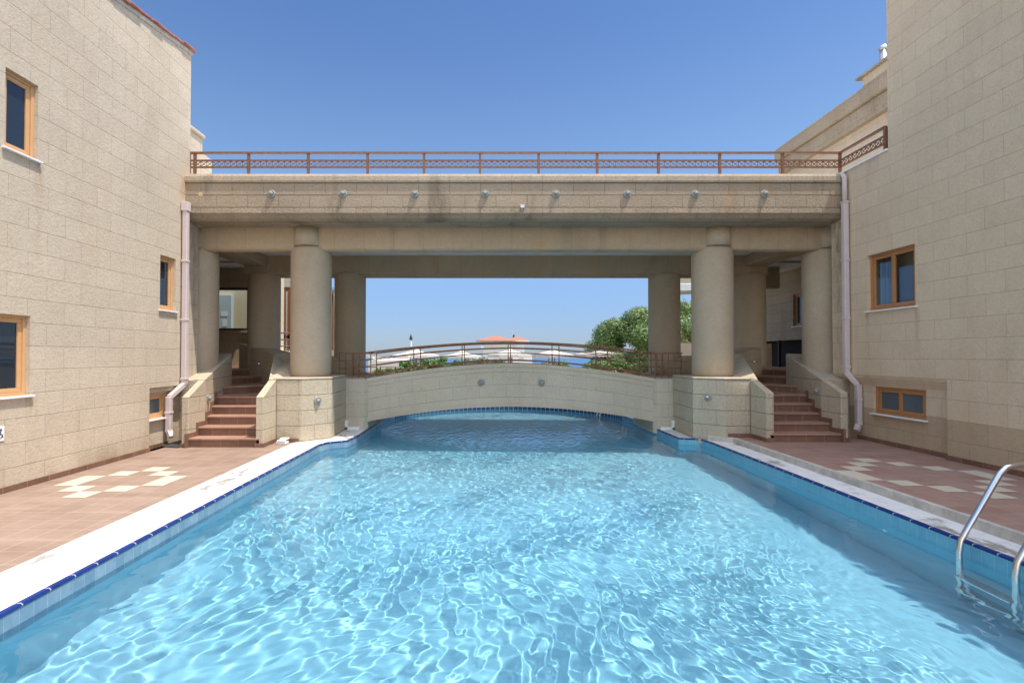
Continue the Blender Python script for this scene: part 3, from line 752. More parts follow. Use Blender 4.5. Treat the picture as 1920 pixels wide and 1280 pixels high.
    # pedestal of the big column
    m = MB(); m.prism([mx(p) for p in [(-4.17, 10.03), (-3.66, 9.99), (-3.2, 10.45), (-3.26, 11.76), (-3.5, 12.4), (-4.5, 12.4), (-4.32, 11.0)]], -.1, 1.24)
    m.build('pedestal', M['ped'], st, bevel=.015, orient=True)
    m = MB(); m.prism([mx(p) for p in [(-4.17, 10.02), (-3.66, 9.98), (-3.192, 10.445), (-3.25, 11.7), (-4.2, 11.7)]], 1.225, 1.262)
    m.build('pedestal_cap', M['ped'], st, bevel=.012, orient=True)
    # stepped tile skirting on the outer parapet, plain skirting round the feet
    m = MB()
    for k in range(5):
        ya, yb = nose[k][0][1], nose[k + 1][0][1] if k < 4 else 11.1
        z = z0 + rz * (k + 1); xs_ = -5.55 if k < 2 else (nose[k][0][0] + .005)
        xe = -5.55 if k < 1 else (nose[k + 1][0][0] + .005)
        for poly, za, zb in (([(xs_ + .012, ya - .075), (xs_ + .012, ya), (xs_ - .03, ya), (xs_ - .03, ya - .075)], z - rz, z + .09),
                             ([(xs_ + .012, ya), (xe + .012, yb - .075), (xe - .03, yb - .075), (xs_ - .03, ya)], z, z + .09)):
            m.prism([mx(p) for p in poly], za, zb)
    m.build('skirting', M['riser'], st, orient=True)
    for a, b_, c, d_ in ((-5.695, -5.535, 9.425, 9.44), (-4.315, -4.145, 9.425, 9.44), (-4.16, -4.145, 9.44, 10.0), (-4.145, -3.70, 9.975, 9.99)):
        x = sorted((mx((a, 0))[0], mx((b_, 0))[0])); m = MB(); m.box(x[0], x[1], c, d_, z0 + .004, z0 + .075); m.build('skirting', M['riser'], st, orient=True)
    return st
staircase(-1); staircase(1)

# sloping parapets of the rear stairs, seen behind the footbridge railing
for s, lb_ in ((-1, 'sloping stone parapet behind the left end of the footbridge railing'), (1, 'sloping stone parapet behind the right end of the footbridge railing')):
    f_ = (lambda x: x) if s < 0 else (lambda x: 1.12 - x)
    m = MB(); m.extxz([(f_(-4.6), .0), (f_(-3.0), .0), (f_(-3.0), 1.18), (f_(-3.44), 1.36), (f_(-4.14), 1.70), (f_(-4.6), 1.72)], 13.3, 13.62)
    tag(m.build('stair_parapet', M['inner'], bevel=.01, orient=True), lb_, 'parapet', 'rear stair parapets')

# ------------------------------------------------------------------ footbridge
fb = empty('footbridge', (.55, 12.5, 0), 'low arched stone footbridge crossing the pool between the two pedestals', 'footbridge')
CX = .55
def top_z(x):
    t_ = min(1, abs(x - CX) / 3.4); return 1.525 - .36 * t_ ** 1.75
def bot_z(x):
    t_ = min(1, abs(x - CX) / 3.4); return .52 - .36 * t_ ** 1.9
xs_ = [CX - 3.4 + 6.8 * i / 48 for i in range(49)]
def archmesh(y0, y1, za, zb):
    m = MB()
    v = []
    for x in xs_:
        for yv, zf in ((y0, za), (y1, za), (y1, zb), (y0, zb)): v.append((x, yv, zf(x)))
    f = []
    for i in range(48):
        for k in range(4):
            l = (k + 1) % 4; f.append((4 * i + k, 4 * i + l, 4 * i + 4 + l, 4 * i + 4 + k))
    f += [(0, 1, 2, 3), tuple(192 + k for k in (3, 2, 1, 0))]
    return m.add(v, f)
uvarch = lambda c: (c.x, c.z - top_z(c.x) + 10 * .29 - .09)
archmesh(11.82, 13.3, lambda x: bot_z(x) + .05, lambda x: top_z(x) - .085).build('arch', M['arch'], fb, uvfn=uvarch, orient=True)
archmesh(11.8, 13.32, lambda x: top_z(x) - .09, top_z).build('coping', M['arch'], fb, uvfn=lambda c: (c.x, .1), bevel=.01, orient=True)
m = archmesh(11.79, 13.31, bot_z, lambda x: bot_z(x) + .035); m.build('arch_moulding', M['arch'], fb, uvfn=lambda c: (c.x * .0 + .3, .1), orient=True)
archmesh(11.80, 13.31, lambda x: bot_z(x) + .03, lambda x: bot_z(x) + .075).build('arch_moulding', M['arch'], fb, uvfn=lambda c: (.3, .1), orient=True)
for s in (-1, 1):
    x = sorted((CX + s * 3.36, CX + s * 4.0)); m = MB()
    m.prism([(CX + s * 3.32, 11.82), (CX + s * 3.40, 11.73), (CX + s * 4.1, 11.73), (CX + s * 4.1, 13.4), (CX + s * 3.32, 13.4)], -.1, 1.175)
    m.build('abutment', M['arch'], fb, bevel=.012, orient=True)

# ------------------------------------------------------------------ railings
def arched_rail(yr, name, lab, phase, spacing, dz):
    r = empty(name, (CX, yr, 1.4), lab, 'railing', 'footbridge railings')
    tz = lambda x: 2.018 - .255 * min(1, abs(x - CX) / 3.45) ** 1.8 + dz
    bz = lambda x: top_z(x) + .055 + dz * .4
    n = 36; X_ = [CX - 3.42 + 6.84 * i / n for i in range(n + 1)]
    for k, fr in enumerate((1.0, .70, .42, 0.03)):
        m = MB(); z = lambda x: bz(x) + (tz(x) - bz(x)) * fr
        for a, b_ in zip(X_[:-1], X_[1:]): m.bar((a, yr, z(a)), (b_ + .004, yr, z(b_ + .004)), .05 if k == 0 else .026, .036 if k in (0, 3) else .021)
        m.build('handrail' if k == 0 else 'rail', M['brown'], r)
    x = phase
    for k in range(7):
        xx = phase + (k - 3) * spacing
        if abs(xx - CX) < 3.4:
            m = MB(); m.bar((xx, yr, top_z(xx) - .01), (xx, yr, tz(xx) - .01), .022, .022); m.build('post', M['brown'], r)
    for s in (-1, 1):
        xa, xb = CX + s * 3.42, CX + s * 4.05
        m = MB()
        for fr in (1, .68, .36, .03):
            z = 1.205 + (tz(CX + 3.45) - 1.205) * fr
            m.bar((xa, yr, z), (xb, yr, z), .022 if fr < 1 else .04, .02 if fr < 1 else .03)
        for k in range(5):
            xx = xa + (xb - xa) * k / 4.2
            m.bar((xx, yr, 1.18), (xx, yr, tz(CX + 3.45)), .02)
        m.build('end_grille', M['brown2'], r)
arched_rail(11.93, 'footbridge_railing', 'front curved rust-brown railing of the footbridge, nearest the pool', .557, 1.14, 0)
arched_rail(13.18, 'footbridge_railing', 'rear curved rust-brown railing of the footbridge, seen through the front one', .554, 1.14, .0)

tr = empty('terrace_railing', (.5, 10.2, 5.31), 'long rust-brown terrace railing with a crossed lattice band on top of the bridge', 'railing')
yr = 10.17; zt = 5.79
def lattice_bay(a, b_, z0, z1, n):
    a, b_ = Vector(a), Vector(b_); m = MB()
    for k in range(n):
        p, q = a.lerp(b_, k / n), a.lerp(b_, (k + 1) / n)
        m.bar((p.x, p.y, z0), (q.x, q.y, z1), .010); m.bar((p.x, p.y, z1), (q.x, q.y, z0), .010)
        if k: m.bar((p.x, p.y, z0), (p.x, p.y, z1), .009)
    return m
px_posts = [365, 465.7, 577.7, 689, 795, 900, 1010, 1120, 1235, 1350, 1468, 1588]
PX = [(p - 913) / 950 * (yr + .05) for p in px_posts]
PX[-1] = RX + .03
m = MB(); m.bar((LX - .05, yr, zt), (RX + .05, yr, zt), .06, .035); m.bar((RX + .03, yr, zt), (RX + .03, RC + .08, zt), .06, .035); m.build('handrail', M['brown2'], tr)
for z in (5.635, 5.50):
    m = MB(); m.bar((LX - .05, yr, z), (RX + .05, yr, z), .035, .032); m.bar((RX + .03, yr, z), (RX + .03, RC + .08, z), .035, .032); m.build('rail', M['brown'], tr)
PXa = [LX - .03] + PX
for i, x in enumerate(PXa):
    m = MB(); m.box(x - .024, x + .024, yr - .022, yr + .022, 5.30, zt - .01); m.build('post', M['brown'], tr)
for a, b_ in zip(PXa[:-1], PXa[1:]):
    lattice_bay((a, yr, 0), (b_, yr, 0), 5.515, 5.62, max(1, round((b_ - a) / .122))).build('lattice', M['brown'], tr)
m = MB(); m.box(RX + .0, RX + .06, RC + .06, RC + .11, 5.36, zt - .01); m.build('post', M['brown'], tr)
lattice_bay((RX + .03, yr, 0), (RX + .03, RC + .09, 0), 5.515, 5.62, 10).build('lattice', M['brown'], tr)

# ------------------------------------------------------------------ wall lights
def wall_light(P, Nn, r, lab, group, name='wall_light'):
    """round louvred fitting; Nn = outward normal"""
    e = empty(name, P, lab, 'wall light', group)
    Nn = Vector(Nn).normalized(); P = Vector(P); up = Vector((0, 0, 1)); U = up.cross(Nn).normalized()
    T = lambda x, y, z: P + U * x + Nn * (-y) + up * z
    m = MB(); m.T = T; m.lathe((0, 0, 0), [(r, -.004), (r, .02), (r * .93, .03), (r * .74, .034), (r * .72, .022)], 28, axis='y')
    for k in range(10):
        a = 2 * math.pi * k / 10; c, s = math.cos(a), math.sin(a)
        m.bar((c * r * .52, -.034, s * r * .52), (c * r * .9, -.032, s * r * .9), .012, .012)
    m.build('ring', M['lampring'], e, orient=True)
    m = MB(); m.T = T; m.lathe((0, 0, 0), [(r * .72, .0), (r * .70, .012)], 24, axis='y'); m.build('recess', M['black'], e, orient=True)
    m = MB(); m.T = T; m.lathe((0, 0, 0), [(r * .52, .0), (r * .52, .045), (r * .45, .065), (r * .28, .078), (r * .1, .083)], 24, axis='y'); m.build('lens', M['lampglass'], e, orient=True)
    return e
ords = ['first', 'second', 'third', 'fourth', 'fifth', 'sixth', 'seventh', 'eighth']
for k, px in enumerate([507, 642, 777, 909.5, 1043, 1178, 1306, 1437]):
    wall_light(((px - 913) / 950 * 9.98, 10.0, 4.905), (0, -1, 0), .074, f'{ords[k]} from the left of the eight round lights along the bridge parapet', 'round lights along the bridge parapet')
wall_light((-3.42, 10.229, .80), (.7, -.7, 0), .074, 'round light on the face of the left pedestal under its big column', 'round lights near the water')
wall_light((4.46, 10.229, .86), (-.7, -.7, 0), .074, 'round light on the face of the right pedestal under its big column', 'round lights near the water')
wall_light((-5.585, 10.15, .86), (.97, -.24, 0), .07, 'round light beside the left-hand stairs on the outer parapet', 'round lights near the water')
wall_light((6.625, 10.15, 1.0), (-.97, -.24, 0), .07, 'round light beside the right-hand stairs on the outer parapet', 'round lights near the water')
wall_light((-.137, 11.82, 1.075), (0, -1, 0), .085, 'round light left of the middle on the footbridge face', 'round lights near the water')
wall_light((1.27, 11.82, 1.075), (0, -1, 0), .085, 'round light right of the middle on the footbridge face', 'round lights near the water')
def patch(x, y, z, r, lab):
    m = MB(); m.lathe((x, y, z), [(r, -.002), (r, .003)], 20, axis='y')
    tag(m.build('filled_socket', M['orange'], orient=True), lab, 'filled socket', 'filled lamp sockets')
patch(-5.68, 10.0, 4.90, .045, 'ochre filled lamp socket at the far left of the bridge parapet')
patch(6.86, 10.0, 4.93, .045, 'ochre filled lamp socket at the far right of the bridge parapet')
patch(-1.535, 11.82, .92, .04, 'ochre filled socket on the left half of the footbridge face')
patch(2.55, 11.82, .94, .04, 'ochre filled socket on the right half of the footbridge face')
def spot(P, D, lab):
    P = Vector(P); D = Vector(D).normalized(); e = empty('spot_light', P, lab, 'spotlight', 'small black spotlights')
    m = MB(); m.tube([P, P + D * .10], .035, 14); m.build('housing', M['black'], e)
    m = MB(); m.tube([P + D * .09, P + D * .104], .026, 14); m.build('lens', M['metalgrey'], e)
spot((-3.31, 11.75, .51), (.15, -1, -.2), 'small black spotlight low on the left footbridge abutment')
spot((4.44, 11.75, .57), (-.4, -1, -.2), 'small black spotlight low on the right footbridge abutment')
spot((-6.0, 13.3, 1.50), (.6, -1, 0), 'small black spotlight on the parapet of the upper left steps')
spot((7.0, 13.25, 1.55), (-.6, -1, 0), 'small black spotlight on the parapet of the upper right steps')
m = MB(); m.box(.66, .74, 9.93, 10.0, 4.61, 4.67); m.tube([(.70, 9.96, 4.62), (.69, 9.94, 4.56)], .012, 8)
tag(m.build('cable_outlet', M['metalgrey'], bevel=.008), 'tiny grey cable outlet near the middle of the bridge parapet', 'cable outlet')
for x, y, lab in ((-3.28, 11.64, 'white boxed pipe upstand at the foot of the left pedestal'), (4.33, 11.62, 'white boxed pipe upstand at the foot of the right pedestal')):
    m = MB(); m.box(x - .085, x + .085, y, y + .09, 0, .22); m.box(x - .1 if x < 0 else x - .35, x + .35 if x < 0 else x + .1, y, y + .09, 0, .07)
    tag(m.build('pipe_cover', M['plastic'], bevel=.008), lab, 'pipe cover', 'white pipe covers')
m = MB(); m.box(-4.04, -3.84, 9.72, 9.85, .004, .06); m.box(-4.02, -3.86, 9.70, 9.80, .06, .09); m.box(-3.98, -3.83, 9.74, 9.86, .09, .12)
tag(m.build('cable_box', M['plastic'], bevel=.01), 'small white plastic box lying on the tiles by the left pedestal', 'box')

# ------------------------------------------------------------------ downpipes
def downpipe(x, y, sgn, ztop, z_knee, kx, ky, zf, lab, hopper):
    e = empty('downpipe', (x, y, 0), lab, 'downpipe', 'pale pink downpipes')
    m = MB(); w = .049
    m.box(x - w, x + w, y - w, y + w, z_knee, ztop)
    def seg(a, b_):
        m.bar(a, b_, .094, .094)
    seg((x, y, z_knee + .02), (kx, ky, z_knee - .22)); m.box(kx - w, kx + w, ky - w, ky + w, zf, z_knee - .2)
    seg((kx, ky, zf + .03), (kx - .07 * sgn, ky - .04, zf - .09))
    m.build('pipe', M['pink'], e, bevel=.015, orient=True)
    for z in (ztop - .02 - .55 * 0, ztop - 1.15, ztop - 2.3, z_knee + .12, z_knee - .5):
        mm = MB(); 
        cx_, cy_ = (x, y) if z > z_knee else (kx, ky)
        mm.box(cx_ - w - .008, cx_ + w + .008, cy_ - w - .008, cy_ + w + .008, z - .02, z + .02); mm.build('bracket', M['pink'], e, bevel=.006)
    if hopper:
        mm = MB(); mm.box(x - w - .015, x + w + .015, y - w - .015, y + w + .015, ztop - .17, ztop + .01); mm.build('hopper', M['pink'], e, bevel=.008)
    else:
        mm = MB(); mm.tube([(x - .01, y + .06, 5.28), (x, y - .0, 5.2), (x, y, 5.0), (x, y, ztop - .05)], .045, 10); mm.build('spout', M['pink'], e)
downpipe(LX + .075, 9.90, -1, 4.70, 1.13, LX - .02, 9.58, .26, 'pale pink square downpipe at the corner of the left building', True)
downpipe(RX - .075, 9.90, 1, 4.73, 1.36, RX + .03, 9.74, .36, 'pale pink square downpipe at the corner of the right building', False)
m = MB(); m.prism([(-6.15, 9.5), (-5.7, 9.36), (-5.68, 9.75), (-6.0, 9.95)], .004, [.02, .015, .13, .05])
tag(m.build('splash_mat', M['tar'], orient=True), 'crumpled dark sheet under the outlet of the left downpipe', 'mat')

# ------------------------------------------------------------------ pool ladders
def ladder(x, ya, yb, zdeck, sgn, lab, depth=-1.24):
    e = empty('pool_ladder', (x, (ya + yb) / 2, zdeck), lab, 'pool ladder', 'steel pool ladders')
    for y in (ya, yb):
        pts = [(x + .80, y, zdeck - .01), (x + .80, y, zdeck + .36)]
        pts += [(x + .80 - .16 + .16 * math.cos(R(a)), y, zdeck + .46 + .16 * math.sin(R(a))) for a in range(0, 100, 15)]
        pts += [(x + .50, y, zdeck + .60), (x + .44, y, zdeck + .585), (x + .38, y, zdeck + .53), (x + .07, y, .12), (x + .02, y, .03), (x, y, -.08), (x, y, depth + .16)]
        pts += [(x + .16 - .16 * math.cos(R(a)), y, depth + .16 - .16 * math.sin(R(a))) for a in range(15, 91, 15)]
        P = []
        for p in pts:
            q = Vector(p); q.x = x + (q.x - x) * sgn; P.append(q)
        m = MB(); m.tube(P, .025, 16); m.build('handrail', M['steel'], e)
        m = MB(); q = P[0]; m.lathe((q.x, q.y, zdeck), [(.055, 0), (.05, .012), (.03, .02)], 20); m.build('flange', M['steel'], e)
    for z in (-.60, -.90):
        m = MB(); m.box(x - .05, x + .05, ya, yb, z - .03, z); 
        for k in range(3): m.box(x - .035 + k * .03, x - .025 + k * .03, ya + .02, yb - .02, z, z + .004)
        m.build('step', M['steel'], e, bevel=.005)
ladder(4.28, 4.13, 4.62, .1, 1, 'large chrome pool ladder on the right edge in the foreground')
ladder(3.42, 15.35, 15.75, 0, 1, 'small distant pool ladder under the right end of the footbridge', depth=-1.1)
m = MB(); m.lathe((XR - .004, 5.62, -.47), [(.035, 0), (.03, -.012)], 20, axis='x')
tag(m.build('pool_inlet', M['plastic'], orient=True), 'small round inlet on the right pool wall below the waterline', 'pool inlet')

# ------------------------------------------------------------------ rooms behind the side columns
lr = empty('lobby_building', (-8, 16.5, 1.34), 'shaded stone lobby behind the left columns with a big dark-framed window', 'building')
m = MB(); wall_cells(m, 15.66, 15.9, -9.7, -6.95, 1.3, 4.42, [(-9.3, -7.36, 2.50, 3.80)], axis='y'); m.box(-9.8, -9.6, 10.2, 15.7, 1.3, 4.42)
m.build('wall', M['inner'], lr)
w_ = window(lr, (-9.3, 15.72, 2.50), (1, 0, 0), (0, -1, 0), 1.56, 1.30, M['darkwood'], None, 1, fw=.03, sill=False) if False else None
m = MB()
for a, b_, c, d_ in ((-9.3, -7.36, 2.50, 2.55), (-9.3, -7.36, 3.73, 3.80), (-9.3, -9.25, 2.55, 3.73), (-7.41, -7.36, 2.55, 3.73)): m.box(a, b_, 15.62, 15.7, c, d_)
fr = m.build('window', M['darkwood'], lr, bevel=.004)
m = MB(); m.box(-9.25, -7.41, 15.66, 15.672, 2.55, 3.73); m.build('pane', M['clear'], fr)
M['cream_wall'] = simple('cream_interior_wall', (.70, .58, .40), .8)
M['bluewhite'] = simple('pale_grey_panel', (.50, .56, .60), .7)
m = MB(); m.box(-9.6, -6.9, 17.0, 17.2, 1.3, 4.4); m.box(-6.98, -6.9, 15.92, 17.0, 1.3, 4.4); m.build('room_wall', M['cream_wall'], lr)
m = MB(); m.box(-9.4, -8.52, 16.85, 17.0, 1.34, 3.72); m.build('panel', M['bluewhite'], lr)
m = MB(); m.box(-9.4, -8.98, 16.78, 16.85, 1.34, 3.42); m.build('inner_door', M['redwood'], lr)
m = MB()
for k, x in enumerate((-9.34, -9.22, -9.1)): m.box(x, x + .07, 16.765, 16.78, 2.2, 3.2)
m.build('door_glass', M['lampglass'], lr)
m = MB(); m.box(-8.86, -8.64, 16.84, 16.85, 3.02, 3.16); m.box(-8.80, -8.66, 16.84, 16.85, 2.68, 2.9); m.build('notice', M['plastic'], lr)
m = MB(); m.box(-9.6, -7.0, 15.58, 15.665, 2.42, 2.47); m.build('ledge', M['inner'], lr)

an = empty('glazed_building', (-6.4, 17.8, 0), 'sunlit stone annex with brown-framed glass doors behind the left columns', 'building')
m = MB(); m.box(-7.7, -6.15, 17.7, 18.2, 4.1, 4.62); m.extxz([(-6.15, 4.62), (-5.3, 3.75), (-5.3, 3.45), (-6.15, 4.1)], 17.7, 18.2); m.box(-7.7, -5.3, 17.7, 18.2, 0, 1.9)
m.box(-5.36, -5.3, 17.7, 17.8, 1.9, 3.5)
m.build('wall', M['wall_l'], an, orient=True)
m = MB(); m.box(-7.6, -5.35, 17.78, 17.8, 1.9, 4.1); m.build('pane', M['clear'], an)
m = MB(); m.box(-7.7, -6.9, 17.72, 17.76, 3.96, 4.1)
for x, w in ((-7.55, .07), (-6.98, .16), (-7.12, .06), (-5.42, .05)): m.box(x, x + w, 17.7, 17.77, 1.9, 4.0)
m.box(-7.6, -6.9, 17.7, 17.77, 2.3, 2.42)
m.build('door_frame', M['redwood'], an)
m = MB(); m.box(-7.7, -5.4, 19.2, 19.3, 0, 4.1); m.build('room_wall', M['cream_wall'], an)
m = MB(); m.box(-7.9, -6.6, 16.9, 17.3, 0, 1.86); m.build('sill', M['plaster'], an)
nr = empty('terrace_rail', (-6.9, 16.6, 1.86), 'three dark blue horizontal rails in front of the annex glass door', 'railing')
for z in (2.02, 2.24, 2.46):
    m = MB(); m.tube([(-7.6, 16.7, z + .02), (-6.3, 16.7, z - .02)], .02, 8); m.build('rail', M['navy'], nr)
m = MB(); m.tube([(-6.35, 16.7, 1.34), (-6.35, 16.7, 2.46)], .02, 8); m.build('post', M['navy'], nr)
m = MB(); m.tube([(-7.55, 16.7, 1.34), (-7.55, 16.7, 2.48)], .02, 8); m.build('post', M['navy'], nr)

rr = empty('side_building', (10, 15.5, 1.34), 'shaded stone wing behind the right columns with a small brown window', 'building')
m = MB(); wall_cells(m, 9.6, 9.85, 12.2, 18.0, 2.2, 4.42, [(15.40, 15.86, 2.62, 3.62)])
m.box(7.7, 8.98, 15.5, 15.8, 3.78, 4.42)
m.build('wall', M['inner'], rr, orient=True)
window(rr, (9.68, 15.86, 2.62), (0, -1, 0), (-1, 0, 0), .46, 1.0, M['wood_r'], M['glass'], 1)
m = MB(); m.box(9.9, 10.2, 12.4, 18, 1.3, 2.3); m.box(9.86, 9.9, 12.4, 18.0, 1.3, 2.2); m.build('opening_shade', M['dark'], rr)  # black boxes behind the wall: shade of the opening put in as colour
m = MB(); m.box(9.45, 9.52, 16.4, 16.47, 1.338, 2.2); m.box(9.45, 9.52, 14.6, 14.67, 1.338, 2.2); m.build('post', M['black'], rr)
m = MB(); m.tube([(8.6, 17.5, 1.3), (8.6, 17.5, 3.95)], .05, 10)
tag(m.build('downpipe', M['pink']), 'distant thin pink downpipe between the two right-hand columns', 'downpipe')

m = MB(); m.box(7.0, 12, 19, 20.2, 4.42, 4.8, 0); m.extxz([(7.0, 4.42), (12, 4.42), (12, 4.3), (7.3, 4.12)], 18.98, 20.2, 1)
tag(m.build('canopy_roof', [M['wall_l'], M['plaster']], bevel=.02, orient=True), 'pale stone-edged canopy with a white soffit seen between the right columns', 'canopy')
gw = MB(); gw.box(6.9, 11, 19.0, 19.3, -.6, 2.18); tag(gw.build('garden_wall', M['wall_l']), 'low sunlit stone wall under a rusty railing between the right columns', 'wall')
gr = empty('wall_railing', (8.5, 19.15, 2.18), 'short rust-brown railing on the low stone wall between the right columns', 'railing')
m = MB()
for z in (2.24, 2.36, 2.52): m.bar((6.95, 19.15, z), (11, 19.15, z), .04, .03)
for k in range(30): m.bar((6.95 + k * .135, 19.15, 2.25), (7.02 + k * .135, 19.15, 2.37), .014)
m.build('rail', M['brown'], gr)
for k in range(5):
    m = MB(); m.box(7.3 + k * .85, 7.34 + k * .85, 19.13, 19.17, 2.18, 2.52); m.build('post', M['brown'], gr)

# ------------------------------------------------------------------ planting beyond the footbridge
def leaves(centres, n, size, seed, flat=.6):
    """centres: (x, y, z, rx, ry, rz) clumps; leaf-sized folded quads scattered through them"""
    r = np.random.default_rng(seed); C = np.array(centres); w = (C[:, 3] * C[:, 4] * C[:, 5]) ** (2 / 3); w /= w.sum()
    idx = r.choice(len(C), n, p=w); c = C[idx]
    d = r.normal(size=(n, 3)); d /= np.linalg.norm(d, axis=1)[:, None]
    rad = r.uniform(.35, 1.05, n) ** .6
    p = c[:, :3] + d * c[:, 3:6] * rad[:, None]
    nn = d * 1.5 + r.normal(size=(n, 3)) * .45; nn[:, 2] += .25; nn /= np.linalg.norm(nn, axis=1)[:, None]
    t = np.cross(nn, r.normal(size=(n, 3))); t /= np.linalg.norm(t, axis=1)[:, None]; b = np.cross(nn, t)
    s = size * r.uniform(.6, 1.4, n)[:, None]
    q = np.stack([p - t * s, p - b * s * flat, p + t * s, p + b * s * flat], 1).reshape(-1, 3)
    return q, np.arange(4 * n).reshape(n, 4)
def leafmesh(name, q, f, mat, parent=None):
    me = bpy.data.meshes.new(name); me.from_pydata(q.tolist(), [], f.tolist()); me.materials.append(mat)
    o = bpy.data.objects.new(name, me); COL.objects.link(o)
    if parent: o.parent = parent; o.matrix_parent_inverse = Matrix_inv(parent)
    return o
def tree(x, y, zg, zc, rx, rz, n, nc, seed, lab, mat, size=.062):
    r = random.Random(seed); e = empty('tree', (x, y, zg), lab, 'tree', 'trees beyond the pool')
    cl = []
    for k in range(nc):
        a = r.uniform(0, 6.283); u = r.uniform(-.85, 1); rr_ = math.sqrt(max(0, 1 - u * u)) * r.uniform(.55, 1)
        s = r.uniform(.14, .34) * rx
        cl.append((x + rr_ * math.cos(a) * rx * .85, y + rr_ * math.sin(a) * rx * .8, zc + u * rz * .82, s * 1.15, s * 1.15, s * .85))
    q, f = leaves(cl, n, size, seed); leafmesh('crown', q, f, mat, e)
    m = MB(); top = zc + rz * .2
    m.tube([(x, y, zg), (x + .1, y, zg + (zc - zg) * .5), (x - .05, y + .1, zc - rz * .3), (x + .1, y, top)], .2, 10, radii=[.26, .2, .16, .06])
    for k in range(10):
        c = cl[k * len(cl) // 10]; zz = zc - rz * .6 + r.random() * rz * .5
        m.tube([(x, y, zz), ((x + c[0]) / 2, (y + c[1]) / 2, (zz + c[2]) / 2 + .1), c[:3]], .06, 6, radii=[.1, .06, .02])
    m.build('trunk', M['bark'], e)
    return e
tree(8.9, 30, -.8, 1.75, 2.95, 2.7, 60000, 50, 11, 'large round bushy green tree behind the right back column', M['leaf'])
tree(13.2, 34, -.8, 2.6, 3.3, 3.1, 42000, 70, 12, 'tall green tree seen between the two right-hand columns', M['leaf'])
tree(10.9, 27.5, -.8, 1.0, 2.0, 1.5, 12000, 40, 13, 'lower leafy tree in front of the large round one', M['leaf2'])
def shrub(name, x0, x1, y0, y1, z0, z1, n, nc, seed, lab, mat, cat='shrub', size=.05):
    r = random.Random(seed); cl = []
    for k in range(nc):
        s = r.uniform(.14, .30); x = r.uniform(x0 + s, x1 - s)
        zz = z1 - abs(r.gauss(0, .12)) - s * .6 * (1 + .8 * (2 * (x - x0) / (x1 - x0) - 1) ** 2)
        cl.append((x, r.uniform(y0, y1), max(z0 + .05, zz - r.random() * (z1 - z0) * .5), s * 1.2, s, s * .8))
    e = empty(name, ((x0 + x1) / 2, (y0 + y1) / 2, z0), lab, cat, 'shrubs beyond the footbridge')
    q, f = leaves(cl, n, size, seed); leafmesh('foliage', q, f, mat, e)
    m = MB()
    for k in range(6):
        c = cl[k * nc // 6]; m.tube([(c[0] * .7 + (x0 + x1) * .15, c[1], z0 - .3), (c[0], c[1], c[2])], .02, 6)
    m.build('stems', M['bark'], e)
m = MB(); m.box(-5, 7.0, 18.9, 22.5, -1.0, 1.05); tag(m.build('planting_bed', [M['soil']]), kind='structure')
pxx = lambda p, y: (p - 913) / 950 * y
shrub('shrub', pxx(742, 20.4), pxx(872, 20.4), 20, 20.8, 1.0, 1.66, 9000, 40, 21, 'long dense mid-green hedge left of the middle behind the footbridge railing', M['leaf2'])
shrub('shrub', pxx(868, 20.9), pxx(965, 20.9), 20.6, 21.3, 1.0, 1.68, 6000, 30, 22, 'mixed olive-grey bush in the middle in front of the white house', M['leaf3'])
shrub('shrub', pxx(1010, 20.9), pxx(1076, 20.9), 20.5, 21.2, 1.0, 1.50, 3500, 20, 23, 'small yellow-green bush right of the middle in front of the sea', M['leaf'])
shrub('shrub', pxx(1085, 20.4), pxx(1245, 20.4), 20, 21.4, .8, 1.62, 11000, 46, 24, 'large glossy green bush below the rightmost umbrella', M['leaf2'])
shrub('shrub', pxx(693, 19.6), pxx(745, 19.6), 19.3, 20, .9, 1.30, 2500, 14, 25, 'low green bush at the left end behind the footbridge railing', M['leaf2'])
shrub('shrub', pxx(958, 20.9), pxx(1014, 20.9), 20.5, 21.2, .9, 1.36, 2000, 14, 26, 'low patch of pale shrub between the middle bushes', M['leaf3'])
tf = empty('garden_railing', (.5, 18.6, 1.0), 'low rusty garden railing with short posts behind the footbridge', 'railing')
for p in (713, 742, 769, 781, 793, 866, 873, 953, 960, 1029, 1040, 1109, 1126, 1145, 1203):
    m = MB(); x = pxx(p, 18.6); m.box(x - .02, x + .02, 18.58, 18.62, .95, 1.62 if 760 < p < 1190 else 1.3); m.build('post', M['brown2'], tf)
m = MB()
for a, b_ in ((713, 742), (1090, 1215)):
    for z in (1.20, 1.28): m.bar((pxx(a, 18.6), 18.6, z), (pxx(b_, 18.6), 18.6, z), .03, .025)
m.bar((pxx(700, 18.6), 18.6, 1.08), (pxx(1220, 18.6), 18.6, 1.08), .03, .025)
m.build('rail', M['brown2'], tf)

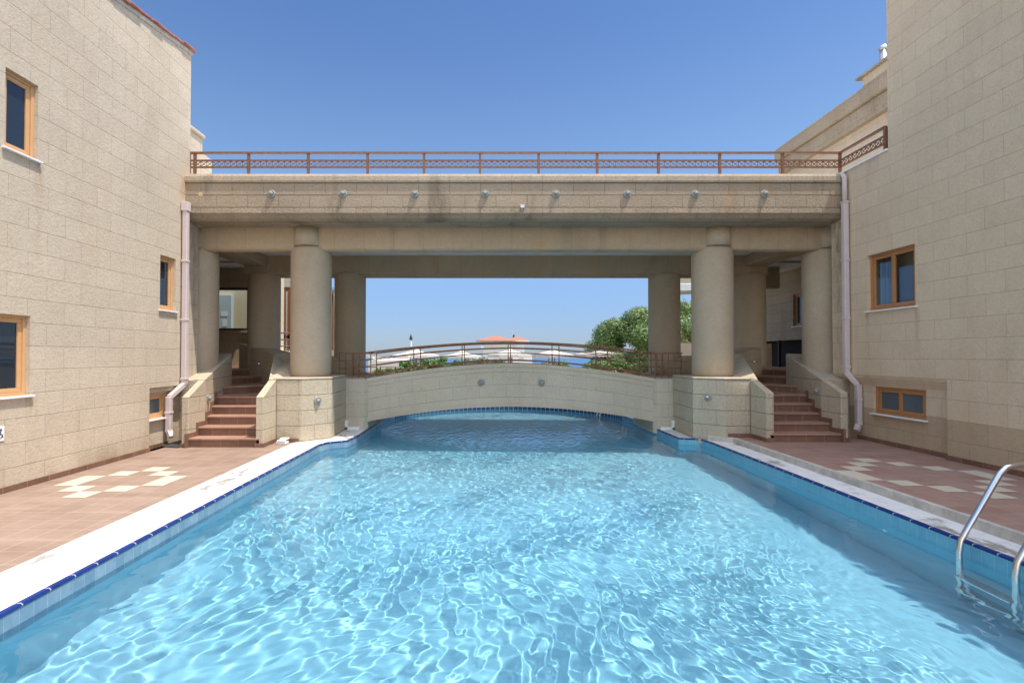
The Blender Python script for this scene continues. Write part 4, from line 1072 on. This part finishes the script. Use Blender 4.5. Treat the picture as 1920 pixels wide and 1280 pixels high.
# umbrellas
def umbrella(pc, y, wpx, yapex, yedge, lab, seed, flag=False):
    x = pxx(pc, y); w = wpx / 950 * y / 2; za = 1.7 + (667 - yapex) / 950 * y; ze = 1.7 + (667 - yedge) / 950 * y
    e = empty('parasol', (x, y, -.8), lab, 'parasol', 'cream parasols beyond the footbridge')
    m = MB(); m.tube([(x, y, -.8), (x, y, za + .05)], .03, 8); m.build('pole', M['plastic'], e)
    m = MB(); n = 8; ring = []; 
    a0 = math.radians(22.5 + seed * 13)
    for k in range(n):
        a = a0 + 2 * math.pi * k / n; ring.append((x + w * 1.04 * math.cos(a), y + w * 1.04 * math.sin(a), ze))
    top = [(x + .16 * (p[0] - x), y + .16 * (p[1] - y), za - .06) for p in ring]
    mid = [(x + .6 * (p[0] - x), y + .6 * (p[1] - y), za - .06 - (za - .06 - ze) * .62) for p in ring]
    for k in range(n):
        l = (k + 1) % n
        m.add([top[k], top[l], mid[l], mid[k]], [(0, 1, 2, 3)]); m.add([mid[k], mid[l], ring[l], ring[k]], [(0, 1, 2, 3)])
    m.add(top, [tuple(range(n))])
    o = m.build('canopy', M['canvas'], e); sd = o.modifiers.new('t', 'SOLIDIFY'); sd.thickness = .012
    m = MB()
    for k in range(n):
        l = (k + 1) % n; A, B_ = Vector(ring[k]), Vector(ring[l])
        for q in range(6):
            p, r_ = A.lerp(B_, q / 6), A.lerp(B_, (q + 1) / 6); c = A.lerp(B_, (q + .5) / 6)
            m.add([tuple(p), tuple(r_), (r_.x, r_.y, ze - .13), (c.x, c.y, ze - .19), (p.x, p.y, ze - .13)], [(0, 1, 2, 3, 4)])
    o = m.build('valance', M['canvas'], e); sd = o.modifiers.new('t', 'SOLIDIFY'); sd.thickness = .008
    m = MB(); m.lathe((x, y, za), [(.28, -.05), (.2, .02), (.05, .07)], 8); m.build('vent', M['canvas'], e)
    if flag:
        m = MB(); m.tube([(x - .25, y, za), (x - .25, y, za + .62)], .035, 8); m.build('finial', M['plastic'], e)
        m = MB(); m.lathe((x - .27, y, za + .6), [(.10, 0), (.08, .12), (.02, .34)], 8); m.build('finial_cap', M['black'], e)
umbrella(779, 30, 88, 656, 666, 'cream parasol with a dark-tipped finial, leftmost of the row behind the footbridge', 1, True)
umbrella(866, 34, 70, 659, 668, 'cream parasol second from the left, rising above the hedge', 2)
umbrella(956, 37, 84, 656, 665, 'cream parasol in front of the white house', 3)
umbrella(1036, 36, 74, 656, 665, 'cream parasol standing against the sea, right of the white house', 4)
umbrella(1131, 30, 102, 655, 664, 'large cream parasol in front of the big green tree', 5)
m = MB(); m.add([(pxx(690, 26), 26, 1.42), (pxx(775, 26), 26, 1.48), (pxx(765, 30), 30, 1.60), (pxx(700, 30), 30, 1.62)], [(0, 1, 2, 3)]); m.box(pxx(690, 26), pxx(772, 26), 26, 26.3, -.8, 1.44)
for k in range(6): m.bar((pxx(688 + k * 8, 26), 26, 1.72 - k * .03), (pxx(700 + k * 8, 28), 28, 1.55), .03)
tag(m.build('pavilion_roof', M['canvas'], orient=True), 'pale canvas pavilion roof at the far left behind the footbridge railing', 'pavilion')

# far white house
hs = empty('white_house', (4.5, 95, -5), 'distant white house with two red tiled hip roofs above the parasols', 'house')
H = lambda p: pxx(p, 92); zy = lambda py: 1.7 + (667 - py) / 950 * 92
m = MB(); m.box(H(906), H(960), 92, 100, -6, zy(639)); m.box(H(958), H(984), 93, 100, -6, zy(639)); m.box(H(960), H(996), 90, 93, -6, zy(662)); m.build('wall', M['farwall'], hs)
def hip(x0, x1, y0, y1, z, zr, inset):
    m = MB(); ym = (y0 + y1) / 2
    v = [(x0, y0, z), (x1, y0, z), (x1, y1, z), (x0, y1, z), (x0 + inset, ym, zr), (x1 - inset, ym, zr)]
    m.add(v, [(0, 1, 5, 4), (1, 2, 5), (2, 3, 4, 5), (3, 0, 4), (3, 2, 1, 0)]); return m.build('roof', M['farroof'], hs)
r1 = hip(H(892), H(967), 91, 101, zy(638.5), zy(628), 3.1); r2 = hip(H(948), H(994), 92, 100, zy(638.5), zy(629), 2.1)
m = MB(); m.box(H(893), H(966), 91.3, 91.5, zy(641), zy(638.6)); m.box(H(966), H(993), 91.9, 92.1, zy(641), zy(638.6)); m.build('eaves', M['farwall'], hs)
m = MB(); m.box(H(963), H(967), 95.5, 96, zy(631), zy(626)); m.build('chimney', M['tar'], r2)
m = MB(); m.bar((H(962.5), 95, zy(630)), (H(962.5), 95, zy(616.5)), .07); m.bar((H(958), 95, zy(618.5)), (H(965), 95, zy(618.5)), .05); m.build('antenna', M['metalgrey'], r2)
m = MB(); m.box(H(902), H(908), 91.6, 92, zy(653), zy(649)); m.build('air_conditioner', M['marble'], hs)
for a, b_, c, d_ in ((921, 924, 647, 651), (965, 978, 646, 654), (972, 980, 666, 674)):
    m = MB(); yy_ = 91.95 if a < 960 else (92.95 if c < 660 else 89.95); m.box(H(a), H(b_), yy_, yy_ + .1, zy(d_), zy(c)); m.build('window', M['metalgrey'], hs)
S.cycles.max_bounces = 10
S.cycles.sample_clamp_indirect = 6
